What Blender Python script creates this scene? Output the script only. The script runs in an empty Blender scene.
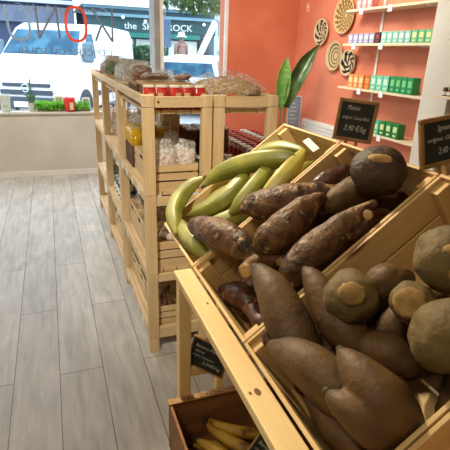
import bpy, bmesh, math, random
from mathutils import Vector, Matrix, noise
SC = bpy.context.scene
COL = SC.collection
R = math.radians
rng = random.Random(7)

# ------------------------------------------------------------------ camera
EYE = 1.6
PITCH, YAW, ROLL = R(20.9), R(21.0), R(2.05)
fw = Vector((math.sin(YAW)*math.cos(PITCH), math.cos(YAW)*math.cos(PITCH), -math.sin(PITCH)))
rt = Vector((math.cos(YAW), -math.sin(YAW), 0.0))
up = rt.cross(fw)
rt2 = rt*math.cos(ROLL) + up*math.sin(ROLL)
up2 = -rt*math.sin(ROLL) + up*math.cos(ROLL)
cam = bpy.data.cameras.new('camera')
cam.sensor_width = 36.0
cam.lens = 36.0
cam.clip_start = 0.02
cam_ob = bpy.data.objects.new('camera', cam)
COL.objects.link(cam_ob)
cam_ob.matrix_world = Matrix(((rt2.x, up2.x, -fw.x, 0), (rt2.y, up2.y, -fw.y, 0), (rt2.z, up2.z, -fw.z, EYE), (0, 0, 0, 1)))
SC.camera = cam_ob

# ------------------------------------------------------------------ world, lights, exposure
world = bpy.data.worlds.new('sky')
SC.world = world
world.use_nodes = True
bgn = world.node_tree.nodes['Background']
bgn.inputs[0].default_value = (0.72, 0.86, 1.0, 1)
bgn.inputs[1].default_value = 3.9

def area(name, loc, target, size, energy, col, sy=None):
    l = bpy.data.lights.new(name, 'AREA')
    l.energy = energy
    l.color = col
    l.size = size
    if sy:
        l.shape = 'RECTANGLE'
        l.size_y = sy
    o = bpy.data.objects.new(name, l)
    COL.objects.link(o)
    o.location = loc
    o.rotation_euler = (Vector(target) - Vector(loc)).to_track_quat('-Z', 'Y').to_euler()
    return o

area('ceiling_lamp_wall', (2.0, 4.3, 2.85), (3.3, 4.6, 1.2), 0.7, 52, (1.0, 0.92, 0.80))
def spot(name, loc, target, energy, col, cone, size=0.08, blend=0.5):
    l = bpy.data.lights.new(name, 'SPOT')
    l.energy = energy
    l.color = col
    l.spot_size = R(cone)
    l.spot_blend = blend
    l.shadow_soft_size = size
    o = bpy.data.objects.new(name, l)
    COL.objects.link(o)
    o.location = loc
    o.rotation_euler = (Vector(target) - Vector(loc)).to_track_quat('-Z', 'Y').to_euler()
    return o

spot('ceiling_spot_display', (0.15, 2.8, 2.88), (0.68, 0.95, 1.0), 290, (1.0, 0.85, 0.60), 46, 0.10, 0.6)
spot('fill_spot_shelf', (-0.5, 0.3, 2.88), (0.60, 2.3, 0.95), 175, (1.0, 0.92, 0.76), 38, 0.10, 0.7)  # added fill spot that brightens the near rack end and its bags
area('fill_light_aisle', (-1.3, 3.6, 2.85), (0.5, 2.6, 0.9), 0.5, 13, (1.0, 0.91, 0.78))  # added fill light reaching into the dark rack levels from the aisle
area('fill_light_stand', (-0.8, -0.1, 2.88), (0.4, 1.2, 0.3), 0.35, 15, (1.0, 0.86, 0.62))  # added fill light for the stand leg, banana crate and space below
area('fill_light_sill', (-0.5, 4.9, 2.9), (-0.3, 5.6, 0.3), 0.6, 46, (1.0, 0.96, 0.90))  # added fill light that lifts the sill wall and the floor there

SC.view_settings.view_transform = 'Standard'
SC.view_settings.look = 'None'
SC.view_settings.gamma = 1.0
SC.view_settings.use_curve_mapping = False
SC.view_settings.exposure = 0.25

# ------------------------------------------------------------------ materials
def srgb(r, g, b):
    def f(c):
        c /= 255.0
        return c/12.92 if c <= 0.04045 else ((c+0.055)/1.055)**2.4
    return (f(r), f(g), f(b), 1.0)

def mat(name, a, b=None, scale=8.0, stretch=(1, 1, 1), rough=0.6, bump=0.0, detail=5.0, lo=0.35, hi=0.65, metal=0.0,
        island=0.0, spec=0.5, bscale=None, third=None, tscale=3.0, tlo=0.55, thi=0.65):
    m = bpy.data.materials.new(name)
    m.use_nodes = True
    nt = m.node_tree
    N, L = nt.nodes, nt.links
    p = N['Principled BSDF']
    p.inputs['Roughness'].default_value = rough
    p.inputs['Metallic'].default_value = metal
    p.inputs['Specular IOR Level'].default_value = spec
    p.inputs['Base Color'].default_value = a
    if b is None and not bump:
        return m
    tc = N.new('ShaderNodeTexCoord')
    mp = N.new('ShaderNodeMapping')
    mp.inputs['Scale'].default_value = stretch
    L.new(tc.outputs['Object'], mp.inputs['Vector'])
    no = N.new('ShaderNodeTexNoise')
    no.inputs['Scale'].default_value = scale
    no.inputs['Detail'].default_value = detail
    L.new(mp.outputs[0], no.inputs['Vector'])
    out = None
    if b is not None:
        cr = N.new('ShaderNodeValToRGB')
        cr.color_ramp.elements[0].position = lo
        cr.color_ramp.elements[0].color = a
        cr.color_ramp.elements[1].position = hi
        cr.color_ramp.elements[1].color = b
        L.new(no.outputs['Fac'], cr.inputs[0])
        out = cr.outputs[0]
    if third is not None:
        n3 = N.new('ShaderNodeTexNoise')
        n3.inputs['Scale'].default_value = tscale
        n3.inputs['Detail'].default_value = 6.0
        L.new(tc.outputs['Object'], n3.inputs['Vector'])
        c3 = N.new('ShaderNodeValToRGB')
        c3.color_ramp.elements[0].position = tlo
        c3.color_ramp.elements[1].position = thi
        L.new(n3.outputs['Fac'], c3.inputs[0])
        mx = N.new('ShaderNodeMix')
        mx.data_type = 'RGBA'
        L.new(c3.outputs[0], mx.inputs[0])
        L.new(out, mx.inputs[6])
        mx.inputs[7].default_value = third
        out = mx.outputs[2]
    if island:
        ge = N.new('ShaderNodeNewGeometry')
        mr = N.new('ShaderNodeMapRange')
        mr.inputs['To Min'].default_value = 1.0 - island
        mr.inputs['To Max'].default_value = 1.0 + island
        L.new(ge.outputs['Random Per Island'], mr.inputs['Value'])
        hs = N.new('ShaderNodeHueSaturation')
        L.new(mr.outputs[0], hs.inputs['Value'])
        L.new(out, hs.inputs['Color'])
        out = hs.outputs[0]
    if out is not None:
        L.new(out, p.inputs['Base Color'])
    if bump:
        src = no
        if bscale:
            src = N.new('ShaderNodeTexNoise')
            src.inputs['Scale'].default_value = bscale
            src.inputs['Detail'].default_value = 6.0
            L.new(mp.outputs[0], src.inputs['Vector'])
        bu = N.new('ShaderNodeBump')
        bu.inputs['Strength'].default_value = bump
        bu.inputs['Distance'].default_value = 0.01
        L.new(src.outputs['Fac'], bu.inputs['Height'])
        L.new(bu.outputs[0], p.inputs['Normal'])
    return m

def pine(name, axis, a, b, knots=True):
    st = {'x': (0.12, 1, 1), 'y': (1, 0.12, 1), 'z': (1, 1, 0.12)}[axis]
    return mat(name, a, b, scale=26, stretch=st, rough=0.55, bump=0.12, island=0.09, detail=4, lo=0.3, hi=0.72)

P_A, P_B = srgb(236, 206, 148), srgb(220, 184, 122)
pineX, pineY, pineZ = (pine('pine_'+a, a, P_A, P_B) for a in 'xyz')
K_A, K_B = srgb(222, 197, 156), srgb(202, 172, 126)
rackX, rackY, rackZ = (pine('rack_pine_'+a, a, K_A, K_B) for a in 'xyz')
C_A, C_B = srgb(220, 186, 128), srgb(200, 160, 102)

def knotty(name, axis):
    m = pine(name, axis, C_A, C_B)
    nt = m.node_tree
    N, L = nt.nodes, nt.links
    p = N['Principled BSDF']
    src = p.inputs['Base Color'].links[0].from_socket
    tc = N.new('ShaderNodeTexCoord')
    mp = N.new('ShaderNodeMapping')
    mp.inputs['Scale'].default_value = {'x': (4, 11, 11), 'y': (11, 4, 11), 'z': (11, 11, 4)}[axis]
    L.new(tc.outputs['Object'], mp.inputs['Vector'])
    vo = N.new('ShaderNodeTexVoronoi')
    vo.inputs['Scale'].default_value = 1.0
    L.new(mp.outputs[0], vo.inputs['Vector'])
    cr = N.new('ShaderNodeValToRGB')
    cr.color_ramp.elements[0].position = 0.10
    cr.color_ramp.elements[0].color = (1, 1, 1, 1)
    cr.color_ramp.elements[1].position = 0.2
    cr.color_ramp.elements[1].color = (0, 0, 0, 1)
    L.new(vo.outputs['Distance'], cr.inputs[0])
    mx = N.new('ShaderNodeMix')
    mx.data_type = 'RGBA'
    L.new(cr.outputs[0], mx.inputs[0])
    L.new(src, mx.inputs[6])
    mx.inputs[7].default_value = srgb(120, 72, 34)
    L.new(mx.outputs[2], p.inputs['Base Color'])
    return m

crateX, crateY, crateZ = (knotty('crate_wood_'+a, a) for a in 'xyz')
brownwood = mat('brown_crate_wood', srgb(150, 104, 62), srgb(118, 76, 42), scale=20, stretch=(0.15, 1, 1), rough=0.7, bump=0.1, island=0.08)
darkwood = mat('dark_box_wood', srgb(104, 70, 46), srgb(74, 48, 32), scale=14, rough=0.7)
white_paint = mat('white_paint', srgb(236, 234, 226), srgb(226, 224, 216), scale=3, rough=0.5)
wall_white = mat('cream_wall', srgb(226, 222, 210), srgb(216, 211, 198), scale=2.5, rough=0.8, bump=0.04)
sill_paint = mat('sill_paint', srgb(214, 208, 194), srgb(203, 197, 183), scale=2.5, rough=0.7, bump=0.03)
orange = mat('terracotta_plaster', srgb(226, 142, 112), srgb(216, 126, 97), scale=2.2, rough=0.85, bump=0.12, bscale=22, detail=8)
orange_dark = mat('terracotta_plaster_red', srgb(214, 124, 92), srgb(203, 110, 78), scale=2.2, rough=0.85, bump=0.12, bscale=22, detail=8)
tan_wall = mat('tan_panel', srgb(196, 160, 112), srgb(180, 142, 96), scale=5, rough=0.8)
grey_metal = mat('grey_metal', srgb(150, 152, 150), srgb(130, 132, 130), scale=9, rough=0.45, metal=0.3)
black = mat('black', srgb(24, 24, 24), rough=0.6)
slate = mat('slate', srgb(30, 32, 30), srgb(44, 46, 42), scale=16, rough=0.75)
chalk = mat('chalk', srgb(200, 198, 190), rough=0.9)
frame_wood = mat('frame_wood', srgb(164, 124, 68), srgb(142, 102, 52), scale=22, stretch=(0.4, 1, 1), rough=0.55, bump=0.1)
green_frame = mat('pale_frame_wood', srgb(186, 164, 96), srgb(166, 144, 80), scale=22, rough=0.55)
white_card = mat('white_card', srgb(240, 240, 236), rough=0.7)

def glass_mat(name, tint=(1, 1, 1, 1), gloss=0.05, rough=0.0):
    m = bpy.data.materials.new(name)
    m.use_nodes = True
    nt = m.node_tree
    N, L = nt.nodes, nt.links
    N.remove(N['Principled BSDF'])
    t = N.new('ShaderNodeBsdfTransparent')
    t.inputs[0].default_value = tint
    g = N.new('ShaderNodeBsdfGlossy')
    g.inputs['Roughness'].default_value = rough
    mx = N.new('ShaderNodeMixShader')
    mx.inputs[0].default_value = gloss
    L.new(t.outputs[0], mx.inputs[1])
    L.new(g.outputs[0], mx.inputs[2])
    L.new(mx.outputs[0], N['Material Output'].inputs[0])
    return m

pane_mat = glass_mat('window_glass', (0.97, 0.99, 1, 1), 0.05)
jar_glass = glass_mat('jar_glass', (0.96, 0.98, 0.96, 1), 0.10, 0.03)

def film_mat(name, amount=0.30, bright=(0.9, 0.9, 0.88, 1)):
    m = bpy.data.materials.new(name)
    m.use_nodes = True
    nt = m.node_tree
    N, L = nt.nodes, nt.links
    p = N['Principled BSDF']
    p.inputs['Base Color'].default_value = bright
    p.inputs['Roughness'].default_value = 0.18
    tc = N.new('ShaderNodeTexCoord')
    no = N.new('ShaderNodeTexNoise')
    no.inputs['Scale'].default_value = 30
    no.inputs['Detail'].default_value = 3
    no.inputs['Distortion'].default_value = 1.5
    L.new(tc.outputs['Object'], no.inputs['Vector'])
    bu = N.new('ShaderNodeBump')
    bu.inputs['Strength'].default_value = 0.9
    bu.inputs['Distance'].default_value = 0.02
    L.new(no.outputs['Fac'], bu.inputs['Height'])
    L.new(bu.outputs[0], p.inputs['Normal'])
    t = N.new('ShaderNodeBsdfTransparent')
    mr = N.new('ShaderNodeMapRange')
    mr.inputs['From Min'].default_value = 0.45
    mr.inputs['From Max'].default_value = 0.7
    mr.inputs['To Min'].default_value = amount*0.35
    mr.inputs['To Max'].default_value = min(1.0, amount*2.4)
    L.new(no.outputs['Fac'], mr.inputs['Value'])
    mx = N.new('ShaderNodeMixShader')
    L.new(mr.outputs[0], mx.inputs[0])
    L.new(t.outputs[0], mx.inputs[1])
    L.new(p.outputs[0], mx.inputs[2])
    L.new(mx.outputs[0], N['Material Output'].inputs[0])
    return m

film = film_mat('clear_film_glints', 0.62, (0.95, 0.95, 0.94, 1))  # whitened film patches stand in for highlights on the plastic
film_thin = film_mat('thin_clear_film', 0.22)
film_white = film_mat('milky_film', 0.62)

# ------------------------------------------------------------------ mesh helpers
def box(bm, x0, x1, y0, y1, z0, z1, M=None):
    vs = [bm.verts.new(((M @ Vector(c)) if M else Vector(c))) for c in
          ((x0, y0, z0), (x1, y0, z0), (x1, y1, z0), (x0, y1, z0), (x0, y0, z1), (x1, y0, z1), (x1, y1, z1), (x0, y1, z1))]
    for f in ((0, 3, 2, 1), (4, 5, 6, 7), (0, 1, 5, 4), (1, 2, 6, 5), (2, 3, 7, 6), (3, 0, 4, 7)):
        bm.faces.new([vs[i] for i in f])

def boxes(*bs):
    bm = bmesh.new()
    for b in bs:
        box(bm, *b)
    return bm

def lathe(bm, prof, n=18, M=None):
    rings = []
    for r, z in prof:
        if r < 1e-5:
            v = Vector((0, 0, z))
            rings.append([bm.verts.new(M @ v if M else v)])
        else:
            ring = []
            for k in range(n):
                a = 2*math.pi*k/n
                v = Vector((r*math.cos(a), r*math.sin(a), z))
                ring.append(bm.verts.new(M @ v if M else v))
            rings.append(ring)
    for a, b in zip(rings, rings[1:]):
        for k in range(n):
            k2 = (k+1) % n
            if len(a) == 1 and len(b) == 1:
                continue
            if len(a) == 1:
                bm.faces.new((a[0], b[k2], b[k]))
            elif len(b) == 1:
                bm.faces.new((a[k], a[k2], b[0]))
            else:
                bm.faces.new((a[k], a[k2], b[k2], b[k]))

def lathed(prof, n=18, M=None):
    bm = bmesh.new()
    lathe(bm, prof, n, M)
    return bm

def spline(pts, m):
    """Catmull-Rom through tuples of any length."""
    P = [tuple(p) for p in pts]
    P = [tuple(2*a-b for a, b in zip(P[0], P[1]))] + P + [tuple(2*a-b for a, b in zip(P[-1], P[-2]))]
    out = []
    segs = len(P)-3
    for i in range(m+1):
        t = i/m*segs
        k = min(int(t), segs-1)
        t -= k
        p0, p1, p2, p3 = P[k:k+4]
        out.append(tuple(0.5*((2*b) + (-a+c)*t + (2*a-5*b+4*c-d)*t*t + (-a+3*b-3*c+d)*t**3) for a, b, c, d in zip(p0, p1, p2, p3)))
    return out

def tube(bm, pts, radii, n=14, facets=0, facet_amp=0.0, cap=True, flat=(1, 1)):
    P = [Vector(p) for p in pts]
    if not hasattr(radii, '__len__'):
        radii = [radii]*len(P)
    t0 = (P[1]-P[0]).normalized()
    ref = Vector((0, 0, 1)) if abs(t0.z) < 0.9 else Vector((1, 0, 0))
    nx = (ref - t0*ref.dot(t0)).normalized()
    rings = []
    for i, p in enumerate(P):
        t = (P[min(i+1, len(P)-1)] - P[max(i-1, 0)]).normalized()
        nx = (nx - t*nx.dot(t)).normalized()
        ny = t.cross(nx)
        ring = []
        for k in range(n):
            a = 2*math.pi*k/n
            r = radii[i]*(1 + (facet_amp*math.cos(facets*a) if facets else 0))
            ring.append(bm.verts.new(p + nx*(r*math.cos(a)*flat[0]) + ny*(r*math.sin(a)*flat[1])))
        rings.append(ring)
    for a, b in zip(rings, rings[1:]):
        for k in range(n):
            k2 = (k+1) % n
            bm.faces.new((a[k], a[k2], b[k2], b[k]))
    if cap:
        bm.faces.new(rings[0][::-1])
        bm.faces.new(rings[-1])
    return rings

def tuber_bm(pts, seg=22, n=20, amp=0.06, freq=14.0, seed=0, facets=0, facet_amp=0.0, round_ends=(True, True)):
    """Closed organic body along points (x, y, z, r)."""
    S = spline(pts, seg)
    rad = [max(0.002, s[3]) for s in S]
    pos = [Vector(s[:3]) for s in S]
    P, Rr = [], []
    if round_ends[0]:
        d = (pos[0]-pos[1]).normalized()
        for a in (80, 55, 28):
            P.append(pos[0] + d*rad[0]*math.sin(R(a)))
            Rr.append(max(0.0012, rad[0]*math.cos(R(a))))
    P += pos
    Rr += rad
    if round_ends[1]:
        d = (pos[-1]-pos[-2]).normalized()
        for a in (28, 55, 80):
            P.append(pos[-1] + d*rad[-1]*math.sin(R(a)))
            Rr.append(max(0.0012, rad[-1]*math.cos(R(a))))
    bm = bmesh.new()
    tube(bm, P, Rr, n, facets, facet_amp)
    if amp:
        off = Vector((seed*3.7, seed*1.3, seed*2.1))
        bm.normal_update()
        mr = max(rad)
        for v in bm.verts:
            d = noise.noise(v.co*freq + off) + 0.5*noise.noise(v.co*freq*2.6 + off)
            v.co += v.normal*d*amp*mr
    return bm, P, Rr

def obj(name, bm, m, parent=None, smooth=False, bevel=0.0, loc=None, rot=None):
    bmesh.ops.recalc_face_normals(bm, faces=bm.faces)
    me = bpy.data.meshes.new(name)
    bm.to_mesh(me)
    bm.free()
    if smooth:
        for p in me.polygons:
            p.use_smooth = True
    ms = m if isinstance(m, (list, tuple)) else [m]
    for x in ms:
        me.materials.append(x)
    o = bpy.data.objects.new(name, me)
    COL.objects.link(o)
    if parent:
        o.parent = parent
    if loc is not None:
        o.location = loc
    if rot is not None:
        o.rotation_euler = rot
    if bevel:
        b = o.modifiers.new('bevel', 'BEVEL')
        b.width = bevel
        b.segments = 2
        b.limit_method = 'ANGLE'
    return o

def tag(o, label, cat, group=None, kind=None):
    o['label'] = label
    o['category'] = cat
    if group:
        o['group'] = group
    if kind:
        o['kind'] = kind
    return o

def thing(name, label, cat, loc=(0, 0, 0), rot=(0, 0, 0), group=None):
    o = bpy.data.objects.new(name, None)
    o.empty_display_size = 0.05
    COL.objects.link(o)
    o.location = loc
    o.rotation_euler = rot
    return tag(o, label, cat, group)

def struct(name, bm, m, bevel=0.0):
    o = obj(name, bm, m, bevel=bevel)
    o['kind'] = 'structure'
    return o

def dup(root, loc, rot=None, label=None, group=None, scale=None, kidmats=None):
    r = root.copy()
    COL.objects.link(r)
    r.location = loc
    if rot is not None:
        r.rotation_euler = rot
    if scale is not None:
        r.scale = (scale, scale, scale)
    if label:
        r['label'] = label
    if group:
        r['group'] = group
    for ch in list(root.children):
        c = ch.copy()
        COL.objects.link(c)
        c.parent = r
        for g in list(ch.children):
            d = g.copy()
            COL.objects.link(d)
            d.parent = c
    return r

def text_bm(s, size, extrude=0.0004, align='LEFT', width=None, shear=0.0, spacing=1.0):
    cu = bpy.data.curves.new('writing', 'FONT')
    cu.body = s
    cu.size = size
    cu.extrude = extrude
    cu.align_x = align
    cu.shear = shear
    cu.space_character = spacing
    cu.resolution_u = 3
    tmp = bpy.data.objects.new('writing', cu)
    COL.objects.link(tmp)
    dg = bpy.context.evaluated_depsgraph_get()
    me = bpy.data.meshes.new_from_object(tmp.evaluated_get(dg))
    bm = bmesh.new()
    bm.from_mesh(me)
    bpy.data.objects.remove(tmp)
    bpy.data.curves.remove(cu)
    bpy.data.meshes.remove(me)
    if width and bm.verts:
        xs = [v.co.x for v in bm.verts]
        k = width/(max(xs)-min(xs))
        for v in bm.verts:
            v.co.x *= k
    return bm

def join_bm(a, b, M=None):
    me = bpy.data.meshes.new('tmp')
    b.to_mesh(me)
    b.free()
    if M:
        me.transform(M)
    a.from_mesh(me)
    bpy.data.meshes.remove(me)

def stroke(bm, pts, w, d0, d1):
    """flat pen stroke in the XZ plane from y=d0 to d1"""
    for (x0, z0), (x1, z1) in zip(pts, pts[1:]):
        v = Vector((x1-x0, 0, z1-z0))
        L = v.length
        ang = math.atan2(v.z, v.x)
        M = Matrix.Translation((x0, 0, z0)) @ Matrix.Rotation(-ang, 4, 'Y')
        box(bm, -w/2, L+w/2, d0, d1, -w/2, w/2, M)

def ribbon(bm, pts, w, d0, d1, closed=False):
    """one continuous flat stroke with mitred corners in the XZ plane"""
    n = len(pts)
    L_, R_ = [], []
    for i in range(n):
        p = Vector(pts[i])
        a = Vector(pts[(i-1) % n]) if (closed or i > 0) else None
        b = Vector(pts[(i+1) % n]) if (closed or i < n-1) else None
        d1_ = (p-a).normalized() if a is not None else (b-p).normalized()
        d2_ = (b-p).normalized() if b is not None else d1_
        n1, n2 = Vector((-d1_.y, d1_.x)), Vector((-d2_.y, d2_.x))
        m = n1+n2
        m = m/max(0.45, m.dot(n1)) if m.length > 1e-4 else n1
        L_.append(p+m*w/2)
        R_.append(p-m*w/2)
    V = [[bm.verts.new((q.x, d, q.y)) for q in S_] for d in (d0, d1) for S_ in (L_, R_)]
    for i in range(n if closed else n-1):
        j = (i+1) % n
        for (A, B) in ((0, 1), (1, 3), (3, 2), (2, 0)):
            bm.faces.new((V[A][i], V[A][j], V[B][j], V[B][i]))
    if not closed:
        for i in (0, n-1):
            bm.faces.new((V[0][i], V[1][i], V[3][i], V[2][i]))

# ------------------------------------------------------------------ room shell
def floor_material():
    m = bpy.data.materials.new('laminate_floor')
    m.use_nodes = True
    nt = m.node_tree
    N, L = nt.nodes, nt.links
    p = N['Principled BSDF']
    p.inputs['Roughness'].default_value = 0.42
    tc = N.new('ShaderNodeTexCoord')
    sp = N.new('ShaderNodeSeparateXYZ')
    L.new(tc.outputs['Object'], sp.inputs[0])
    def add(sock, v):
        a = N.new('ShaderNodeMath')
        a.operation = 'ADD'
        L.new(sock, a.inputs[0])
        a.inputs[1].default_value = v
        return a.outputs[0]
    cb = N.new('ShaderNodeCombineXYZ')
    L.new(add(sp.outputs['Y'], 10*1.34-0.67-0.06-0.68), cb.inputs[0])
    L.new(add(sp.outputs['X'], 0.095+20*0.219), cb.inputs[1])
    br = N.new('ShaderNodeTexBrick')
    br.offset = 0.5
    br.inputs['Scale'].default_value = 1.0
    br.inputs['Brick Width'].default_value = 1.34
    br.inputs['Row Height'].default_value = 0.219
    br.inputs['Mortar Size'].default_value = 0.0022
    br.inputs['Mortar Smooth'].default_value = 0.2
    br.inputs['Color1'].default_value = srgb(200, 196, 190)
    br.inputs['Color2'].default_value = srgb(182, 177, 170)
    br.inputs['Mortar'].default_value = srgb(92, 82, 72)
    L.new(cb.outputs[0], br.inputs['Vector'])
    mp = N.new('ShaderNodeMapping')
    mp.inputs['Scale'].default_value = (1, 0.1, 1)
    L.new(tc.outputs['Object'], mp.inputs['Vector'])
    no = N.new('ShaderNodeTexNoise')
    no.inputs['Scale'].default_value = 30
    no.inputs['Detail'].default_value = 7
    no.inputs['Distortion'].default_value = 0.8
    L.new(mp.outputs[0], no.inputs['Vector'])
    n2 = N.new('ShaderNodeTexNoise')
    n2.inputs['Scale'].default_value = 7
    n2.inputs['Detail'].default_value = 8
    n2.inputs['Distortion'].default_value = 1.2
    mp2 = N.new('ShaderNodeMapping')
    mp2.inputs['Scale'].default_value = (1, 0.35, 1)
    L.new(tc.outputs['Object'], mp2.inputs['Vector'])
    L.new(mp2.outputs[0], n2.inputs['Vector'])
    av = N.new('ShaderNodeMath')
    av.operation = 'ADD'
    L.new(no.outputs['Fac'], av.inputs[0])
    L.new(n2.outputs['Fac'], av.inputs[1])
    mr = N.new('ShaderNodeMapRange')
    mr.inputs['From Min'].default_value = 0.7
    mr.inputs['From Max'].default_value = 1.3
    mr.inputs['To Min'].default_value = 0.74
    mr.inputs['To Max'].default_value = 1.16
    L.new(av.outputs[0], mr.inputs['Value'])
    hs = N.new('ShaderNodeHueSaturation')
    L.new(mr.outputs[0], hs.inputs['Value'])
    L.new(br.outputs['Color'], hs.inputs['Color'])
    L.new(hs.outputs[0], p.inputs['Base Color'])
    bu = N.new('ShaderNodeBump')
    bu.inputs['Strength'].default_value = 0.12
    bu.inputs['Distance'].default_value = 0.004
    L.new(av.outputs[0], bu.inputs['Height'])
    L.new(bu.outputs[0], p.inputs['Normal'])
    return m

XL, XR, YB, YF, ZC = -2.6, 3.402, -2.4, 6.24, 2.95
struct('floor', boxes((XL-0.2, 3.7, YB-0.2, 6.62, -0.12, 0.0)), floor_material())
struct('ceiling', boxes((XL-0.2, 3.7, YB-0.2, 6.62, ZC, ZC+0.12)), white_paint)
struct('wall_left', boxes((XL-0.2, XL, YB, 6.62, 0, ZC)), wall_white)
struct('wall_back', boxes((XL, XR, YB-0.2, YB, 0, ZC)), wall_white)
struct('wall_right', boxes((XR, 3.7, YB-0.2, 6.62, 0, ZC)), orange)
# front: low sill wall, orange pier, lintel
struct('wall_front', boxes((XL, 1.31, YF, 6.60, 0, 0.80)), sill_paint)
struct('wall_front_pier', boxes((2.345, XR, YF, 6.60, 0, ZC)), orange_dark)
struct('wall_front_lintel', boxes((XL, 2.345, YF, 6.60, 2.62, ZC)), white_paint)
struct('trim_1', boxes((XL, 1.31, YF-0.02, 6.44, 0.80, 0.825)), sill_paint, 0.004)
struct('baseboard_front', boxes((XL, 1.31, YF-0.014, YF, 0, 0.075)), white_paint, 0.003)
struct('baseboard_right', boxes((XR-0.014, XR, 3.34, YF, 0, 0.075)), white_paint, 0.003)
# white pilaster that ends the shelf wall, with a tan panel beside it
struct('wall_pilaster', boxes((3.1, XR, 3.0, 3.305, 0, ZC)), wall_white, 0.004)
struct('wall_tan_panel', boxes((3.16, XR, YB, 3.0, 0, ZC)), tan_wall)

# shop window and glass door
w = thing('window_1', 'large shop window above the low cream sill wall', 'window')
del w['label'], w['category']
w['kind'] = 'structure'
obj('pane', boxes((XL, 1.325, 6.500, 6.506, 0.80, 2.62)), pane_mat, w)
obj('frame', boxes((XL, 1.325, 6.46, 6.54, 0.80, 0.835), (XL, 1.325, 6.46, 6.54, 2.57, 2.62), (1.325, 1.398, 6.24, 6.56, 0.0, 2.62)),
    mat('mullion_paint', srgb(158, 154, 146), srgb(140, 136, 128), scale=6, rough=0.6), w, bevel=0.004)
d = thing('door_1', 'glass door', 'door')
del d['label'], d['category']
d['kind'] = 'structure'
obj('pane', boxes((1.45, 2.30, 6.270, 6.276, 0.12, 2.56)), pane_mat, d)
obj('frame', boxes((1.398, 1.45, 6.25, 6.30, 0, 2.62), (2.30, 2.345, 6.25, 6.30, 0, 2.62), (1.45, 2.30, 6.25, 6.30, 0, 0.12), (1.45, 2.30, 6.25, 6.30, 2.56, 2.62)),
    white_paint, d, bevel=0.004)

# lettering on the outside of the pane, so it reads mirrored from in here
def vinyl(name, col):
    m = mat(name, col, rough=0.6)
    N, L = m.node_tree.nodes, m.node_tree.links
    t = N.new('ShaderNodeBsdfTranslucent')
    t.inputs[0].default_value = col
    mx = N.new('ShaderNodeMixShader')
    mx.inputs[0].default_value = 0.5
    L.new(N['Principled BSDF'].outputs[0], mx.inputs[1])
    L.new(t.outputs[0], mx.inputs[2])
    L.new(mx.outputs[0], N['Material Output'].inputs[0])
    return m
ink = vinyl('grey_vinyl', srgb(150, 150, 154))
pale_ink = vinyl('pale_grey_vinyl', srgb(176, 184, 192))
red_ink = vinyl('red_vinyl', srgb(245, 110, 70))
lg = thing('window_logo', 'big mirrored grey letters and red O stuck on the shop window', 'window lettering', (0, 6.506, 0))
bm = bmesh.new()
ribbon(bm, [(0.833, 2.078), (0.824, 1.685)], 0.026, 0.001, 0.003)
ribbon(bm, [(0.822, 1.69), (0.585, 2.076)], 0.026, 0.0032, 0.005)
ribbon(bm, [(0.690, 1.876), (0.610, 1.69)], 0.026, 0.001, 0.004)
obj('letter', bm, ink, lg)
bm = bmesh.new()
ribbon(bm, [(-0.083, 2.05), (-0.068, 1.69)], 0.028, 0.001, 0.003)
ribbon(bm, [(-0.066, 1.70), (0.152, 2.06)], 0.028, 0.0032, 0.005)
ribbon(bm, [(0.152, 2.07), (0.172, 1.70)], 0.028, 0.001, 0.003)
obj('letter', bm, ink, lg)
bm = bmesh.new()
ribbon(bm, spline([(-0.175, 2.05), (-0.172, 1.76), (-0.20, 1.70), (-0.26, 1.668), (-0.33, 1.675), (-0.385, 1.72), (-0.408, 1.80), (-0.425, 2.05)], 40), 0.032, 0.001, 0.004)
obj('letter', bm, pale_ink, lg)
bm = bmesh.new()
pts = []
for k in range(48):
    a = 2*math.pi*k/48
    c, q = math.cos(a), math.sin(a)
    pts.append((0.379 + 0.122*math.copysign(abs(c)**0.7, c), 1.878 + 0.196*math.copysign(abs(q)**0.8, q)))
ribbon(bm, pts, 0.034, 0.001, 0.004, True)
obj('letter_ring', bm, red_ink, lg)['label'] = 'red ring shaped letter O'
bm = text_bm("L'ÉPICERIE DU SOLEIL", 0.105, 0.001, width=1.16)
tg = obj('window_tagline', bm, ink, loc=(0.812, 6.509, 1.512), rot=(R(90), 0, R(180)))
tag(tg, 'mirrored capitals line of small grey letters across the lower window', 'window lettering')
bm = text_bm("Cuintainiers Anthi G", 0.105, 0.001, width=1.08, shear=0.25)
sg = obj('window_script', bm, pale_ink, loc=(0.792, 6.509, 2.010), rot=(R(90), 0, R(180)))
tag(sg, 'mirrored script line of pale letters across the top of the window', 'window lettering')

# ------------------------------------------------------------------ street
asphalt = mat('asphalt', srgb(168, 170, 172), srgb(150, 152, 154), scale=4, rough=0.9)
struct('street', boxes((-25, 30, 6.62, 40, -0.12, 0.0)), asphalt)
pv = struct('pavement', boxes((1.2, 30, 15.35, 17.0, 0.0, 0.42)), mat('paving', srgb(190, 190, 186), srgb(174, 174, 170), scale=3, rough=0.9), 0.01)
blue_render = mat('blue_grey_render', srgb(60, 76, 104), srgb(50, 66, 94), scale=1.4, rough=0.85)
bl = thing('building', 'blue grey building with a long dark fascia behind the white van', 'building', (-4.2, 18.0, 0))
obj('wall', boxes((-9, 5.2, 0, 6, 0, 7)), blue_render, bl)
obj('fascia', boxes((-9, 5.2, -0.25, 0, 2.35, 2.85)), mat('slate_fascia', srgb(96, 106, 126), srgb(80, 90, 108), scale=2, rough=0.7), bl)
obj('ledge', boxes((-9, 5.2, -0.35, 0, 2.95, 3.06)), mat('pale_ledge', srgb(178, 190, 204), rough=0.8), bl)
win = boxes((-0.5, 0.5, -0.04, 0.02, 0, 1.3))
wpane = mat('dark_window', srgb(70, 84, 104), rough=0.2)
w0 = obj('window', win, wpane, bl, loc=(1.0, 0, 3.5))
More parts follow.
